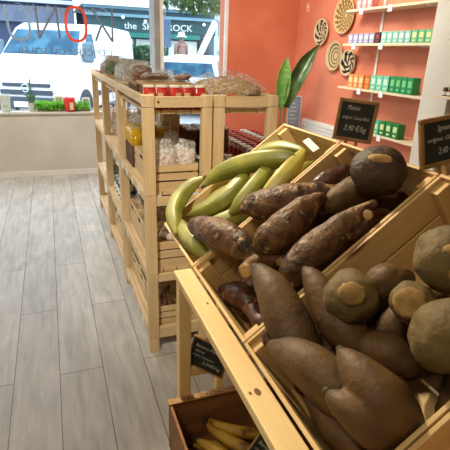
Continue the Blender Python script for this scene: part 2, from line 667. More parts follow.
for k in range(4):
    c = w0.copy()
    COL.objects.link(c)
    c.parent = bl
    c.location = (-0.8-1.8*k, 0, 3.5)
obj('shop_window', boxes((-7.5, 0.8, -0.05, 0.02, 0.6, 2.25)), wpane, bl)

teal = mat('teal_paint', srgb(24, 70, 74), srgb(18, 60, 64), scale=2, rough=0.6)
teal_hi = mat('bright_teal', srgb(22, 108, 96), rough=0.6)
pub = thing('pub', 'green and teal pub front with pale lettering across the street', 'building', (2.0, 17.0, 0.0))
obj('wall', boxes((-0.7, 3.85, 0.05, 5, 0, 2.95)), mat('pub_wall', srgb(66, 98, 108), srgb(56, 88, 98), scale=2, rough=0.8), pub)
obj('fascia', boxes((-0.7, 3.85, -0.08, 0.05, 2.16, 2.62)), teal, pub)
obj('cornice', boxes((-0.75, 3.9, -0.22, 0.05, 2.62, 2.72), (-0.75, 3.9, -0.14, 0.05, 2.86, 2.96)), mat('pub_cornice', srgb(96, 130, 142), rough=0.7), pub, bevel=0.01)
obj('awning', boxes((-0.7, 3.2, -0.3, 0.05, 2.0, 2.15)), teal_hi, pub)
obj('roof', boxes((-0.8, 3.95, -0.25, 5, 2.95, 3.0)), white_paint, pub)
cream_win = mat('cream_blind', srgb(226, 226, 214), srgb(214, 216, 206), scale=3, rough=0.6)
w0 = obj('window', boxes((-0.24, 0.24, -0.02, 0.04, 0.7, 1.95)), cream_win, pub, loc=(0.62, 0.03, 0))
for x in (1.2, 1.78, 2.36, 2.94):
    c = w0.copy()
    COL.objects.link(c)
    c.parent = pub
    c.location = (x, 0.03, 0)
obj('lettering', text_bm('the  SHAMROCK', 0.30, 0.01, width=2.42), mat('pale_letters', srgb(214, 220, 208), rough=0.6), pub, loc=(0.55, -0.09, 2.27), rot=(R(90), 0, 0))
lampb = obj('wall_lamp', lathed([(0, 0), (0.05, 0.02), (0.06, 0.06), (0.04, 0.1), (0, 0.11)], 10), white_card, pub, loc=(0.5, -0.26, 2.55))
for x in (1.25, 3.35):
    c = lampb.copy()
    COL.objects.link(c)
    c.parent = pub
    c.location = (x, -0.26, 2.46)
mb = obj('menu_board', boxes((3.23, 3.60, -0.14, -0.08, 1.42, 2.2)), mat('menu_board_black', srgb(44, 54, 66), rough=0.7), pub)
bm = bmesh.new()
for (z, s) in ((1.98, 'L'), (1.84, 'H'), (1.70, 'H'), (1.56, 'I')):
    join_bm(bm, text_bm(s, 0.17, 0.004), Matrix.Translation((3.37, -0.145, z)) @ Matrix.Rotation(R(90), 4, 'X'))
obj('writing', bm, white_card, mb)

rb = thing('building', 'whitish building with grey glazed bays at the right of the street', 'building', (7.0, 21.0, 0))
obj('wall', boxes((-0.9, 4, 0, 5, 0, 7)), mat('pale_render', srgb(206, 210, 214), srgb(190, 196, 202), scale=1.2, rough=0.8), rb)
bay = obj('bay_window', boxes((-0.4, 0.4, -0.06, 0.02, 0.4, 1.7)), mat('grey_bay', srgb(150, 164, 178), rough=0.3), rb, loc=(-0.2, 0, 0))
for (x, z) in ((0.8, 0), (-0.2, 1.9), (0.8, 1.9), (-0.2, 3.6), (0.8, 3.6)):
    c = bay.copy()
    COL.objects.link(c)
    c.parent = rb
    c.location = (x, 0, z)
obj('ledge', boxes((-0.9, 4, -0.2, 0, 2.9, 3.1)), mat('grey_ledge', srgb(160, 168, 174), rough=0.8), rb)
bm = bmesh.new()
box(bm, -0.09, 0.09, -0.06, 0.06, 0, 1.95, Matrix.Translation((0.75, 0, 0.42)) @ Matrix.Rotation(R(-27), 4, 'Y'))
box(bm, -0.09, 0.09, -0.06, 0.06, 0, 0.5, Matrix.Translation((0.75, 0, 0.0)))
# the slanting white beam leans away to the left as it rises
rail = obj('slanting_beam', bm, white_card, loc=(5.35, 15.9, 0.42))
rail.scale.x = -1
tag(rail, 'white slanting beam beside the pub at the edge of the orange wall', 'beam')

# foliage
def leaf_cloud(n, ext, size, seed, shape='box'):
    r = random.Random(seed)
    bm = bmesh.new()
    while n > 0:
        p = Vector((r.uniform(-1, 1), r.uniform(-1, 1), r.uniform(-1, 1)))
        if shape == 'ball' and p.length > 1:
            continue
        n -= 1
        p = Vector((p.x*ext[0], p.y*ext[1], p.z*ext[2]))
        M = Matrix.Translation(p) @ Matrix.Rotation(r.uniform(0, 6.28), 4, 'Z') @ Matrix.Rotation(r.uniform(-1.2, 1.2), 4, 'X')
        s = size*r.uniform(0.6, 1.3)
        vs = [bm.verts.new(M @ Vector(c)) for c in ((0, -s, 0), (0.38*s, -0.2*s, 0.1*s), (0.3*s, 0.45*s, 0.08*s), (0, s, 0), (-0.3*s, 0.45*s, 0.08*s), (-0.38*s, -0.2*s, 0.1*s))]
        bm.faces.new(vs[:4])
        bm.faces.new([vs[0], vs[3], vs[4], vs[5]])
    return bm

leafg = mat('hedge_green', srgb(64, 120, 70), srgb(36, 84, 48), scale=30, rough=0.6)
leafy = mat('tree_green', srgb(84, 120, 56), srgb(52, 84, 40), scale=9, rough=0.6)
h = thing('hedge', 'bright green clipped hedge in a planter in front of the pub', 'hedge', (2.95, 15.75, 0.42))
obj('planter_box', boxes((-0.75, 0.75, -0.25, 0.25, 0, 0.70)), mat('planter_grey', srgb(150, 154, 156), rough=0.8), h)
obj('foliage', leaf_cloud(3200, (0.75, 0.27, 0.30), 0.055, 3), leafg, h, loc=(0, 0, 1.02))
t = thing('tree', 'leafy street tree hanging into the top of the window view', 'tree', (4.6, 9.6, 0))
bm = bmesh.new()
tube(bm, [(0, 0, 0), (0.03, 0, 1.2), (0, 0, 2.4), (-0.1, 0, 3.4)], [0.13, 0.11, 0.1, 0.07], 10)
tube(bm, [(0, 0, 2.2), (-0.6, 0, 2.65), (-1.4, 0, 2.75), (-2.0, 0, 2.7)], [0.07, 0.05, 0.03, 0.01], 8)
obj('trunk', bm, mat('bark', srgb(110, 100, 88), srgb(84, 76, 66), scale=12, rough=0.9), t, smooth=True)
obj('crown', leaf_cloud(1500, (1.1, 0.7, 0.33), 0.075, 5, 'ball'), leafy, t, loc=(-1.45, 0, 2.62))
obj('crown_top', leaf_cloud(1500, (1.8, 1.2, 0.8), 0.09, 6, 'ball'), leafy, t, loc=(-0.4, 0, 3.75))

sg = thing('street_sign', 'blue grey rectangular sign plate on a pole just right of the mullion', 'street sign', (2.365, 10.85, 0))
obj('pole', boxes((-0.03, 0.03, -0.03, 0.03, 0, 2.78)), grey_metal, sg)
obj('arm', boxes((-0.03, 0.25, -0.02, 0.02, 2.72, 2.78), (0.175, 0.2, -0.012, 0.012, 2.25, 2.74)), grey_metal, sg)
obj('plate', boxes((0.08, 0.315, -0.015, 0.015, 1.68, 2.26)), mat('sign_back', srgb(88, 116, 146), srgb(78, 106, 136), scale=3, rough=0.5), sg, bevel=0.006)

# vehicles
van_white = mat('van_white', srgb(238, 240, 242), rough=0.25)
blue_glass = mat('vehicle_glass', srgb(26, 70, 96), srgb(56, 108, 130), scale=3.5, rough=0.35, spec=0.15, lo=0.4, hi=0.6)
grey_trim = mat('vehicle_trim', srgb(52, 58, 72), rough=0.5)
tyre = mat('tyre', srgb(52, 54, 58), rough=0.8)
chrome = mat('chrome', srgb(200, 204, 210), rough=0.25, metal=0.7)

def body(bm, prof, hw, inset):
    """side profile (y, z) swept across x with the half width hw, drawn in above the waist"""
    L = [bm.verts.new((-hw*inset(z), y, z)) for y, z in prof]
    Rr = [bm.verts.new((hw*inset(z), y, z)) for y, z in prof]
    n = len(prof)
    for k in range(n):
        k2 = (k+1) % n
        bm.faces.new((L[k], L[k2], Rr[k2], Rr[k]))
    bm.faces.new(L[::-1])
    bm.faces.new(Rr)

def wheel(parent, x, y, r, w=0.2):
    M = Matrix.Translation((x, y, r)) @ Matrix.Rotation(R(90), 4, 'Y')
    o = obj('wheel', lathed([(r*0.6, -w/2), (r*0.95, -w/2), (r, -w*0.3), (r, w*0.3), (r*0.95, w/2), (r*0.6, w/2)], 24, M), tyre, parent, smooth=False)
    obj('rim', lathed([(0, -w*0.45), (r*0.6, -w*0.45), (r*0.62, 0), (r*0.6, w*0.45), (0, w*0.45)], 20, M), chrome, o)
    return o

ins = lambda z: 1.0 if z < 1.15 else 1.0 - 0.13*(z-1.15)/0.9
van = thing('van', 'white delivery van parked facing the shop window', 'van', (-0.46, 10.42, 0), (0, 0, R(-25)))
prof = [(0.10, 0.30), (0.0, 0.42), (-0.02, 0.72), (0.06, 0.98), (0.25, 1.12), (0.72, 1.42), (1.32, 1.98), (1.65, 2.10), (2.6, 2.14), (4.9, 2.10), (5.12, 1.9), (5.15, 0.45), (5.0, 0.30)]
bm = bmesh.new()
body(bm, prof, 0.90, ins)
obj('body', bm, van_white, van, bevel=0.03)
def slope_pt(t, x, off=0.012):
    y, z = 0.72 + t*0.60, 1.42 + t*0.56
    k = ins(z)
    return (x*0.90*k, y - off*0.68, z + off*0.73)
bm = bmesh.new()
q = [slope_pt(0.04, -0.96), slope_pt(0.04, 0.96), slope_pt(0.93, 0.9), slope_pt(0.93, -0.9)]
bm.faces.new([bm.verts.new(c) for c in q])
r_ = bmesh.ops.extrude_face_region(bm, geom=bm.faces[:])
bmesh.ops.translate(bm, vec=(0, 0.02, -0.02), verts=[e for e in r_['geom'] if isinstance(e, bmesh.types.BMVert)])
obj('windscreen', bm, blue_glass, van)
bm = bmesh.new()
for s in (-1, 1):
    bm.faces.new([bm.verts.new((s*0.90*ins(z)+s*0.006, y, z)) for y, z in ((0.95, 1.40), (1.75, 1.38), (1.75, 1.9), (1.42, 1.9))])
obj('side_window', bm, blue_glass, van)
obj('grille', boxes((-0.55, 0.55, -0.045, 0.02, 0.66, 0.76), (-0.5, 0.5, -0.03, 0.06, 0.82, 0.89)), grey_trim, van, bevel=0.01)
obj('bumper', boxes((-0.91, 0.91, -0.06, 0.2, 0.28, 0.62)), grey_trim, van, bevel=0.03)
bm = bmesh.new()
tube(bm, [(0.075*math.cos(2*math.pi*k/20), -0.06, 0.80+0.075*math.sin(2*math.pi*k/20)) for k in range(21)], 0.012, 8, cap=False)
box(bm, -0.11, 0.11, -0.066, -0.05, 0.79, 0.812)
obj('badge', bm, chrome, van)
obj('number_plate', boxes((-0.27, 0.27, -0.075, -0.05, 0.42, 0.53)), white_card, van)
for s in (-1, 1):
    bm = bmesh.new()
    bm.faces.new([bm.verts.new(c) for c in ((s*0.52, -0.03, 0.70), (s*0.89, -0.01, 0.74), (s*0.88, 0.16, 1.04), (s*0.66, 0.06, 0.96))])
    r_ = bmesh.ops.extrude_face_region(bm, geom=bm.faces[:])
    bmesh.ops.translate(bm, vec=(0, 0.08, 0), verts=[e for e in r_['geom'] if isinstance(e, bmesh.types.BMVert)])
    obj('headlight', bm, mat('headlight', srgb(130, 140, 154), srgb(84, 94, 110), scale=12, rough=0.15), van)
    mo = obj('mirror', boxes((s*1.0-0.12, s*1.0+0.12, 0.86, 0.98, 1.30, 1.72)), mat('mirror_shell', srgb(92, 118, 130), rough=0.5), van, bevel=0.05)
    obj('mirror_arm', boxes((s*0.88-0.06, s*0.88+0.06, 0.9, 0.95, 1.4, 1.46)), tyre, mo)
    obj('wheel_arch', lathed([(0.30, -0.03), (0.41, -0.03), (0.41, 0.03), (0.30, 0.03)], 24, Matrix.Translation((s*0.89, 0.86, 0.34)) @ Matrix.Rotation(R(90), 4, 'Y')), grey_trim, van)
    wheel(van, s*0.84, 0.86, 0.34)
    wheel(van, s*0.84, 4.0, 0.34)
    obj('side_strip', boxes((s*0.905-0.01, s*0.905+0.01, 1.32, 3.3, 0.55, 0.66)), grey_trim, van)

car = thing('car', 'white car with blue tinted rear window parked behind the shelf of packets', 'car', (3.15, 11.5, 0), (0, 0, R(-30)))
cin = lambda z: 1.0 if z < 0.95 else 1.0 - 0.28*(z-0.95)/0.6
prof = [(0.05, 0.3), (0.0, 0.6), (0.05, 1.0), (0.32, 1.36), (0.55, 1.47), (1.6, 1.52), (2.3, 1.40), (3.0, 1.02), (3.9, 0.86), (4.1, 0.6), (4.05, 0.3)]
bm = bmesh.new()
body(bm, prof, 0.88, cin)
obj('body', bm, van_white, car, bevel=0.03)
bm = bmesh.new()
bm.faces.new([bm.verts.new(c) for c in ((-0.80, 0.02, 1.03), (0.80, 0.02, 1.03), (0.66, 0.255, 1.34), (-0.66, 0.255, 1.34))])
r_ = bmesh.ops.extrude_face_region(bm, geom=bm.faces[:])
bmesh.ops.translate(bm, vec=(0, 0.05, 0), verts=[e for e in r_['geom'] if isinstance(e, bmesh.types.BMVert)])
obj('rear_window', bm, blue_glass, car)
bm = bmesh.new()
for s in (-1, 1):
    bm.faces.new([bm.verts.new((s*(0.88*cin(z)+0.006), y, z)) for y, z in ((0.5, 1.05), (2.6, 1.02), (2.2, 1.36), (0.75, 1.40))])
obj('side_window', bm, blue_glass, car)
for s in (-1, 1):
    wheel(car, s*0.8, 0.75, 0.31)
    wheel(car, s*0.8, 3.25, 0.31)

# a person in front of the pub
def skin_body(verts, edges, radii, name, m, parent):
    me = bpy.data.meshes.new(name)
    me.from_pydata(verts, edges, [])
    o = bpy.data.objects.new(name, me)
    COL.objects.link(o)
    o.parent = parent
    s = o.modifiers.new('skin', 'SKIN')
    for i, r in enumerate(radii):
        me.skin_vertices[0].data[i].radius = (r, r)
    me.skin_vertices[0].data[0].use_root = True
    sd = o.modifiers.new('sub', 'SUBSURF')
    sd.levels = sd.render_levels = 2
    me.materials.append(m)
    return o
per = thing('person', 'person in a white hat and dusty pink top standing before the pub', 'person', (4.30, 15.95, 0.42), (0, 0, R(10)))
V = [(0, 0, 0.93), (0, 0, 1.12), (0, 0, 1.32), (0, 0, 1.44), (0, -0.01, 1.52), (0, -0.02, 1.62),
     (0.18, 0, 1.38), (0.22, 0.02, 1.12), (0.20, -0.06, 0.90), (0.20, -0.08, 0.82), (-0.18, 0, 1.38), (-0.22, 0.02, 1.12), (-0.20, -0.06, 0.90), (-0.2, -0.08, 0.82),
     (0.09, 0, 0.88), (0.10, -0.02, 0.48), (0.10, 0.02, 0.08), (0.10, -0.12, 0.03), (-0.09, 0, 0.88), (-0.10, -0.02, 0.48), (-0.10, 0.02, 0.08), (-0.10, -0.12, 0.03)]
Eg = [(0, 1), (1, 2), (2, 3), (3, 4), (4, 5), (3, 6), (6, 7), (7, 8), (8, 9), (3, 10), (10, 11), (11, 12), (12, 13), (0, 14), (14, 15), (15, 16), (16, 17), (0, 18), (18, 19), (19, 20), (20, 21)]
rad = [0.14, 0.13, 0.15, 0.09, 0.055, 0.10, 0.065, 0.048, 0.035, 0.03, 0.065, 0.048, 0.035, 0.03, 0.09, 0.065, 0.045, 0.035, 0.09, 0.065, 0.045, 0.035]
skin_body(V, Eg, rad, 'body', mat('person_skin', srgb(120, 88, 76), rough=0.7), per)
skin_body([(0, 0, 0.90), (0, 0, 1.12), (0, 0, 1.32), (0, 0, 1.42), (0.18, 0, 1.38), (0.22, 0.02, 1.14), (-0.18, 0, 1.38), (-0.22, 0.02, 1.14)],
          [(0, 1), (1, 2), (2, 3), (3, 4), (4, 5), (3, 6), (6, 7)], [0.16, 0.15, 0.165, 0.10, 0.08, 0.06, 0.08, 0.06], 'top', mat('person_top', srgb(140, 108, 100), rough=0.9), per)
obj('hat', lathed([(0, 0.13), (0.09, 0.12), (0.115, 0.05), (0.12, 0.0), (0.19, -0.02), (0.19, -0.03), (0.11, -0.012)], 18), white_card, per, smooth=True, loc=(0, -0.02, 1.665))

# ------------------------------------------------------------------ things on the window sill
SZ = 0.8255
wp = thing('square_pot', 'pale square pot at the far left end of the window sill', 'flower pot', (-0.545, 6.35, SZ))
bm = bmesh.new()
for a, b in ((0.048, 0.058),):
    vs = [bm.verts.new(c) for c in ((-a, -a, 0), (a, -a, 0), (a, a, 0), (-a, a, 0), (-b, -b, 0.20), (b, -b, 0.20), (b, b, 0.20), (-b, b, 0.20),
                                    (-b+.008, -b+.008, 0.20), (b-.008, -b+.008, 0.20), (b-.008, b-.008, 0.20), (-b+.008, b-.008, 0.20),
                                    (-a, -a, 0.16), (a, -a, 0.16), (a, a, 0.16), (-a, a, 0.16))]
    for f in ((0, 3, 2, 1), (0, 1, 5, 4), (1, 2, 6, 5), (2, 3, 7, 6), (3, 0, 4, 7), (4, 5, 9, 8), (5, 6, 10, 9), (6, 7, 11, 10), (7, 4, 8, 11),
              (8, 9, 13, 12), (9, 10, 14, 13), (10, 11, 15, 14), (11, 8, 12, 15), (12, 13, 14, 15)):
        bm.faces.new([vs[i] for i in f])
obj('pot', bm, mat('pale_ceramic', srgb(214, 222, 214), srgb(190, 200, 188), scale=14, rough=0.4), wp, bevel=0.003)
obj('motif', boxes((-0.03, 0.03, -0.0565, -0.051, 0.05, 0.15)), mat('pot_motif', srgb(168, 176, 150), srgb(206, 212, 198), scale=40, rough=0.6), wp, rot=(R(-2.9), 0, 0))

def sansevieria(name, label, loc, potm, leafm, H, nl, seed, spread=0.08):
    o = thing(name, label, 'potted plant', loc)
    obj('pot', lathed([(0, 0), (0.038, 0), (0.05, 0.105), (0.054, 0.11), (0.046, 0.11), (0.042, 0.09), (0, 0.09)], 18), potm, o, smooth=False)
    r = random.Random(seed)
    for k in range(nl):
        a = 2*math.pi*k/nl + r.uniform(-.3, .3)
        tall = k < 3
        h = H*(r.uniform(0.85, 1.0) if tall else r.uniform(0.35, 0.5))
        out = (0.015 if tall else spread)*r.uniform(0.7, 1.2)
        S = spline([(0.012*math.cos(a), 0.012*math.sin(a), 0.085), (out*0.5*math.cos(a), out*0.5*math.sin(a), 0.09+h*0.6), (out*math.cos(a), out*math.sin(a), 0.09+h*(1 if tall else 0.75))], 10)
        bm = bmesh.new()
        tube(bm, S, [max(0.0008, 0.011*math.sin(math.pi*min(1, 0.25+0.75*i/10))) for i in range(11)], 8, flat=(1, 0.25))
        obj('leaf', bm, leafm, o, smooth=True)
    return o
sansevieria('potted_snake_plant', 'spiky grey green succulent with one tall shoot in a pale pot on the sill', (-0.245, 6.35, SZ),
            mat('pot_white', srgb(206, 204, 192), srgb(186, 184, 170), scale=12, rough=0.6), mat('snake_leaf', srgb(70, 110, 92), srgb(104, 146, 120), scale=30, rough=0.5), 0.36, 13, 4)
bright_leaf = vinyl('bright_leaf', srgb(140, 206, 70))
fh = thing('sill_plant', 'low row of bright green leafy plants along the window sill', 'plant', (0.13, 6.36, SZ))
obj('trough', boxes((-0.31, 0.33, -0.05, 0.05, 0, 0.03)), mat('trough', srgb(120, 110, 90), rough=0.8), fh, bevel=0.003)
obj('foliage', leaf_cloud(800, (0.33, 0.085, 0.048), 0.028, 11), bright_leaf, fh, loc=(0, 0, 0.070))
rp = thing('red_glass_pot', 'red glass pot with a pale plaque among the green plants on the sill', 'flower pot', (0.21, 6.285, SZ))
obj('pot', lathed([(0, 0), (0.05, 0), (0.062, 0.02), (0.078, 0.17), (0.075, 0.175), (0.07, 0.17), (0.055, 0.03), (0, 0.025)], 24), mat('red_glass', srgb(226, 64, 54), srgb(206, 44, 44), scale=10, rough=0.12), rp, smooth=True)
obj('plaque', boxes((0.0, 0.045, -0.074, -0.066, 0.035, 0.125)), mat('plaque', srgb(222, 206, 176), rough=0.6), rp, rot=(R(3), 0, 0))
for (nm, lb, x, w_, h_, m1) in (('photo_frame', 'white frame with a green picture just left of the red pot', 0.085, 0.11, 0.185, 'pic_green'),
                               ('photo_frame', 'small white frame with a grey picture next to the far shelf', 0.425, 0.10, 0.165, 'pic_grey')):
    o = thing(nm, lb, 'picture frame', (x, 6.405, SZ), (R(-8), 0, 0))
    bm = boxes((-w_/2, w_/2, -0.006, 0.006, 0, h_))
    obj('frame', bm, white_card, o, bevel=0.002)
    obj('picture', boxes((-w_/2+0.016, w_/2-0.016, -0.009, -0.005, 0.02, h_-0.02)), mat(m1, srgb(120, 160, 90) if 'green' in m1 else srgb(150, 156, 158), srgb(170, 190, 130) if 'green' in m1 else srgb(120, 128, 130), scale=30, rough=0.6), o)
tr = thing('trailing_plant', 'dark trailing plant with pointed leaves lying over the sill edge', 'plant', (-0.42, 6.27, SZ))
bm = bmesh.new()
for (x0, z0, x1, z1) in ((0.0, 0.02, -0.10, -0.005), (0.0, 0.02, -0.06, 0.03), (0.02, 0.02, 0.09, -0.0), (0.02, 0.02, 0.05, 0.045), (0.0, 0.02, 0.02, 0.05)):
    S = spline([(x0, 0, z0), ((x0+x1)/2, -0.03, (z0+z1)/2+0.02), (x1, -0.055, z1+0.012)], 8)
    tube(bm, S, [max(0.001, 0.013*math.sin(math.pi*(0.1+0.9*i/8))) for i in range(9)], 8, flat=(0.3, 1))
obj('leaves', bm, mat('dark_leaf', srgb(62, 96, 84), srgb(90, 122, 108), scale=20, rough=0.5), tr, smooth=True)

# ------------------------------------------------------------------ terracotta wall: baskets, shelves, boxes
def math_node(N, L, op, a, b=None, c=None):
    n = N.new('ShaderNodeMath')
    n.operation = op
    for i, s in enumerate((a, b, c)):
        if s is None:
            continue
        if isinstance(s, (int, float)):
            n.inputs[i].default_value = s
        else:
            L.new(s, n.inputs[i])
    return n.outputs[0]

def basket_mat(name, dark, light, petals, twist, rings, rad, thr=0.0, swirl=True):
    m = bpy.data.materials.new(name)
    m.use_nodes = True
    nt = m.node_tree
    N, L = nt.nodes, nt.links
    p = N['Principled BSDF']
    p.inputs['Roughness'].default_value = 0.8
    tc = N.new('ShaderNodeTexCoord')
    sp = N.new('ShaderNodeSeparateXYZ')
    L.new(tc.outputs['Object'], sp.inputs[0])
    r = math_node(N, L, 'SQRT', math_node(N, L, 'ADD', math_node(N, L, 'MULTIPLY', sp.outputs[0], sp.outputs[0]), math_node(N, L, 'MULTIPLY', sp.outputs[1], sp.outputs[1])))
    rn = math_node(N, L, 'DIVIDE', r, rad)
    ang = math_node(N, L, 'ARCTAN2', sp.outputs[1], sp.outputs[0])
    ring = math_node(N, L, 'SINE', math_node(N, L, 'MULTIPLY', rn, rings*2*math.pi))
    if swirl:
        pet = math_node(N, L, 'SINE', math_node(N, L, 'ADD', math_node(N, L, 'MULTIPLY', ang, petals), math_node(N, L, 'MULTIPLY', rn, twist)))
        v = math_node(N, L, 'MULTIPLY', pet, math_node(N, L, 'ADD', math_node(N, L, 'MULTIPLY', ring, 0.6), 0.55))
    else:
        v = ring
    dk = math_node(N, L, 'GREATER_THAN', v, thr)
    inside = math_node(N, L, 'LESS_THAN', rn, 0.90)
    outc = math_node(N, L, 'GREATER_THAN', rn, 0.12)
    fac = math_node(N, L, 'MULTIPLY', math_node(N, L, 'MULTIPLY', dk, inside), outc)
    mx = N.new('ShaderNodeMix')
    mx.data_type = 'RGBA'
    L.new(fac, mx.inputs[0])
    mx.inputs[6].default_value = light
    mx.inputs[7].default_value = dark
    L.new(mx.outputs[2], p.inputs['Base Color'])
    coil = math_node(N, L, 'SINE', math_node(N, L, 'MULTIPLY', r, 2*math.pi/0.009))
    bu = N.new('ShaderNodeBump')
    bu.inputs['Strength'].default_value = 0.6
    bu.inputs['Distance'].default_value = 0.004
    L.new(coil, bu.inputs['Height'])
    L.new(bu.outputs[0], p.inputs['Normal'])
    return m

cream = srgb(228, 206, 164)
def basket(label, y, z, rad, m):
    prof = [(0, -0.012), (rad*0.5, -0.012), (rad*0.85, 0.004), (rad, 0.028), (rad, 0.038), (rad*0.97, 0.040), (rad*0.84, 0.018), (rad*0.5, 0.0), (0, 0.0)]
    o = obj('woven_basket', lathed(prof, 40), m, smooth=True, loc=(XR-0.0135, y, z), rot=(0, R(-90), 0))
    return tag(o, label, 'wall basket', 'round woven baskets on the orange wall')
basket('small woven basket with black and white checks, leftmost on the orange wall', 5.53, 1.895, 0.162, basket_mat('basket_checks', srgb(30, 24, 24), cream, 7, 16.0, 3.0, 0.162, 0.0))
basket('largest straw coloured woven basket at the top of the orange wall', 5.05, 2.065, 0.205, basket_mat('basket_straw', srgb(150, 112, 56), srgb(222, 196, 140), 16, 9, 5.0, 0.205, -0.1))
basket('cream woven basket with plain olive rings between the two checked baskets', 5.17, 1.612, 0.176, basket_mat('basket_rings', srgb(122, 108, 70), srgb(224, 200, 152), 0, 0, 4.3, 0.176, 0.2, swirl=False))
basket('small black and white swirled woven basket nearest the shelves', 4.86, 1.54, 0.150, basket_mat('basket_swirl', srgb(30, 24, 24), cream, 6, 13.0, 2.6, 0.150, -0.05))

shelf_wood = mat('shelf_wood', srgb(240, 222, 188), srgb(226, 202, 164), scale=24, stretch=(1, 0.12, 1), rough=0.5, bump=0.05)
def wall_shelf(label, y0, y1, z, tags_y):
    o = thing('wall_shelf', label, 'shelf', (XR, y0, z))
    obj('board', boxes((-0.235, 0, 0, y1-y0, -0.024, 0)), shelf_wood, o, bevel=0.003)
    obj('bracket', boxes((-0.20, 0, 0.21-0.012, 0.21+0.012, -0.036, -0.024), (-0.014, 0, 0.21-0.012, 0.21+0.012, -0.10, -0.036)), white_paint, o)
    for ty in tags_y:
        obj('price_label', boxes((-0.242, -0.236, ty-y0-0.03, ty-y0+0.03, -0.058, 0.002)), white_card, o)
    return o
wall_shelf('top pine shelf on the orange wall, cut by the photo edge', 3.306, 4.72, 2.09, (4.44, 3.98))
wall_shelf('pine shelf holding lilac and pale teal boxes on the orange wall', 3.306, 4.72, 1.745, (4.5, 4.04))
wall_shelf('pine shelf holding orange and green boxes on the orange wall', 3.306, 4.72, 1.285, (4.30, 3.93))
wall_shelf('lowest pine shelf on the orange wall, behind the manioc chalkboard', 3.306, 4.30, 0.85, (3.86,))
ru = obj('shelf_upright', boxes((-0.016, 0, -0.016, 0.016, 0, 1.9)), white_paint, loc=(XR-0.0005, 4.36, 0.75))
tag(ru, 'thin white upright rail behind the wall shelves', 'shelf rail')

def tea_box(name, label, cat, col, y, z, w, h, grp, lab=srgb(222, 222, 214), x=3.18, dep=0.09):
    o = thing(name, label, cat, (x, y, z), group=grp)
    obj('carton', boxes((0, dep, -w/2, w/2, 0, h)), mat('carton', col, tuple(c*0.82 for c in col[:3])+(1,), scale=18, rough=0.55), o, bevel=0.002)
    obj('label', boxes((-0.0015, 0.001, -w*0.30, w*0.30, h*0.42, h*0.80), (-0.0015, 0.001, -w*0.22, w*0.22, h*0.14, h*0.26)), mat('label', lab, rough=0.6), o)
    return o
Z2, Z3, Z4 = 1.7455, 1.2855, 0.8505
for k in range(5):
    tea_box('tea_box', 'lilac box in the row at the left of the middle shelf', 'box', srgb(168, 166, 200), 4.60-0.093*k, Z2, 0.082, 0.098, 'lilac boxes on the wall shelf')
tea_box('tea_box', 'dark maroon box between the lilac and the pale teal boxes', 'box', srgb(84, 34, 40), 4.135, Z2, 0.082, 0.105, None, srgb(140, 70, 60))
for k in range(5):
    tea_box('tea_box', 'pale teal box right of the dark maroon box', 'box', srgb(140, 204, 188), 4.035-0.085*k, Z2, 0.078, 0.108, 'pale teal boxes on the wall shelf')
for k in range(3):
    tea_box('tea_box', 'green box at the right end of the lilac box shelf', 'box', srgb(110, 190, 140), 3.605-0.088*k, Z2, 0.08, 0.112, 'green boxes on the lilac box shelf', srgb(226, 226, 150))
for k in range(3):
    tea_box('tea_box', 'light orange box at the left end of the middle shelf', 'box', srgb(238, 160, 92), 4.50-0.094*k, Z3, 0.084, 0.14, 'light orange boxes on the wall shelf', srgb(250, 214, 160))
tea_box('tea_box', 'deep orange box standing last of the orange boxes', 'box', srgb(214, 112, 36), 4.205, Z3, 0.095, 0.145, None, srgb(232, 150, 80))
for k in range(3):
    tea_box('tea_box', 'mint green box right of the orange boxes', 'box', srgb(124, 208, 172), 4.10-0.098*k, Z3, 0.09, 0.15, 'mint boxes beside the orange boxes', srgb(196, 232, 210))
for k in range(4):
    tea_box('tea_box', 'deep green box at the right end of the orange box shelf', 'box', srgb(36, 150, 84), 3.80-0.082*k, Z3, 0.076, 0.155, 'deep green boxes on the orange box shelf', srgb(120, 204, 130))
for k in range(2):
    tea_box('tea_box', 'mint green box on the lowest wall shelf beside the chalkboard', 'box', srgb(96, 200, 150), 4.04-0.09*k, Z4, 0.082, 0.135, 'mint boxes on the lowest wall shelf', srgb(190, 230, 190))
for k in range(3):
    tea_box('tea_box', 'dark green box with pale label on the lowest wall shelf', 'box', srgb(30, 132, 62), 3.855-0.1*k, Z4, 0.09, 0.145, 'dark green boxes on the lowest wall shelf', srgb(210, 224, 160))
for k in range(3):
    tea_box('tea_box', 'pinkish box peeking out on the top wall shelf', 'box', srgb(226, 150, 150), 4.52-0.09*k, 2.0905, 0.08, 0.09, 'pinkish boxes on the top shelf')

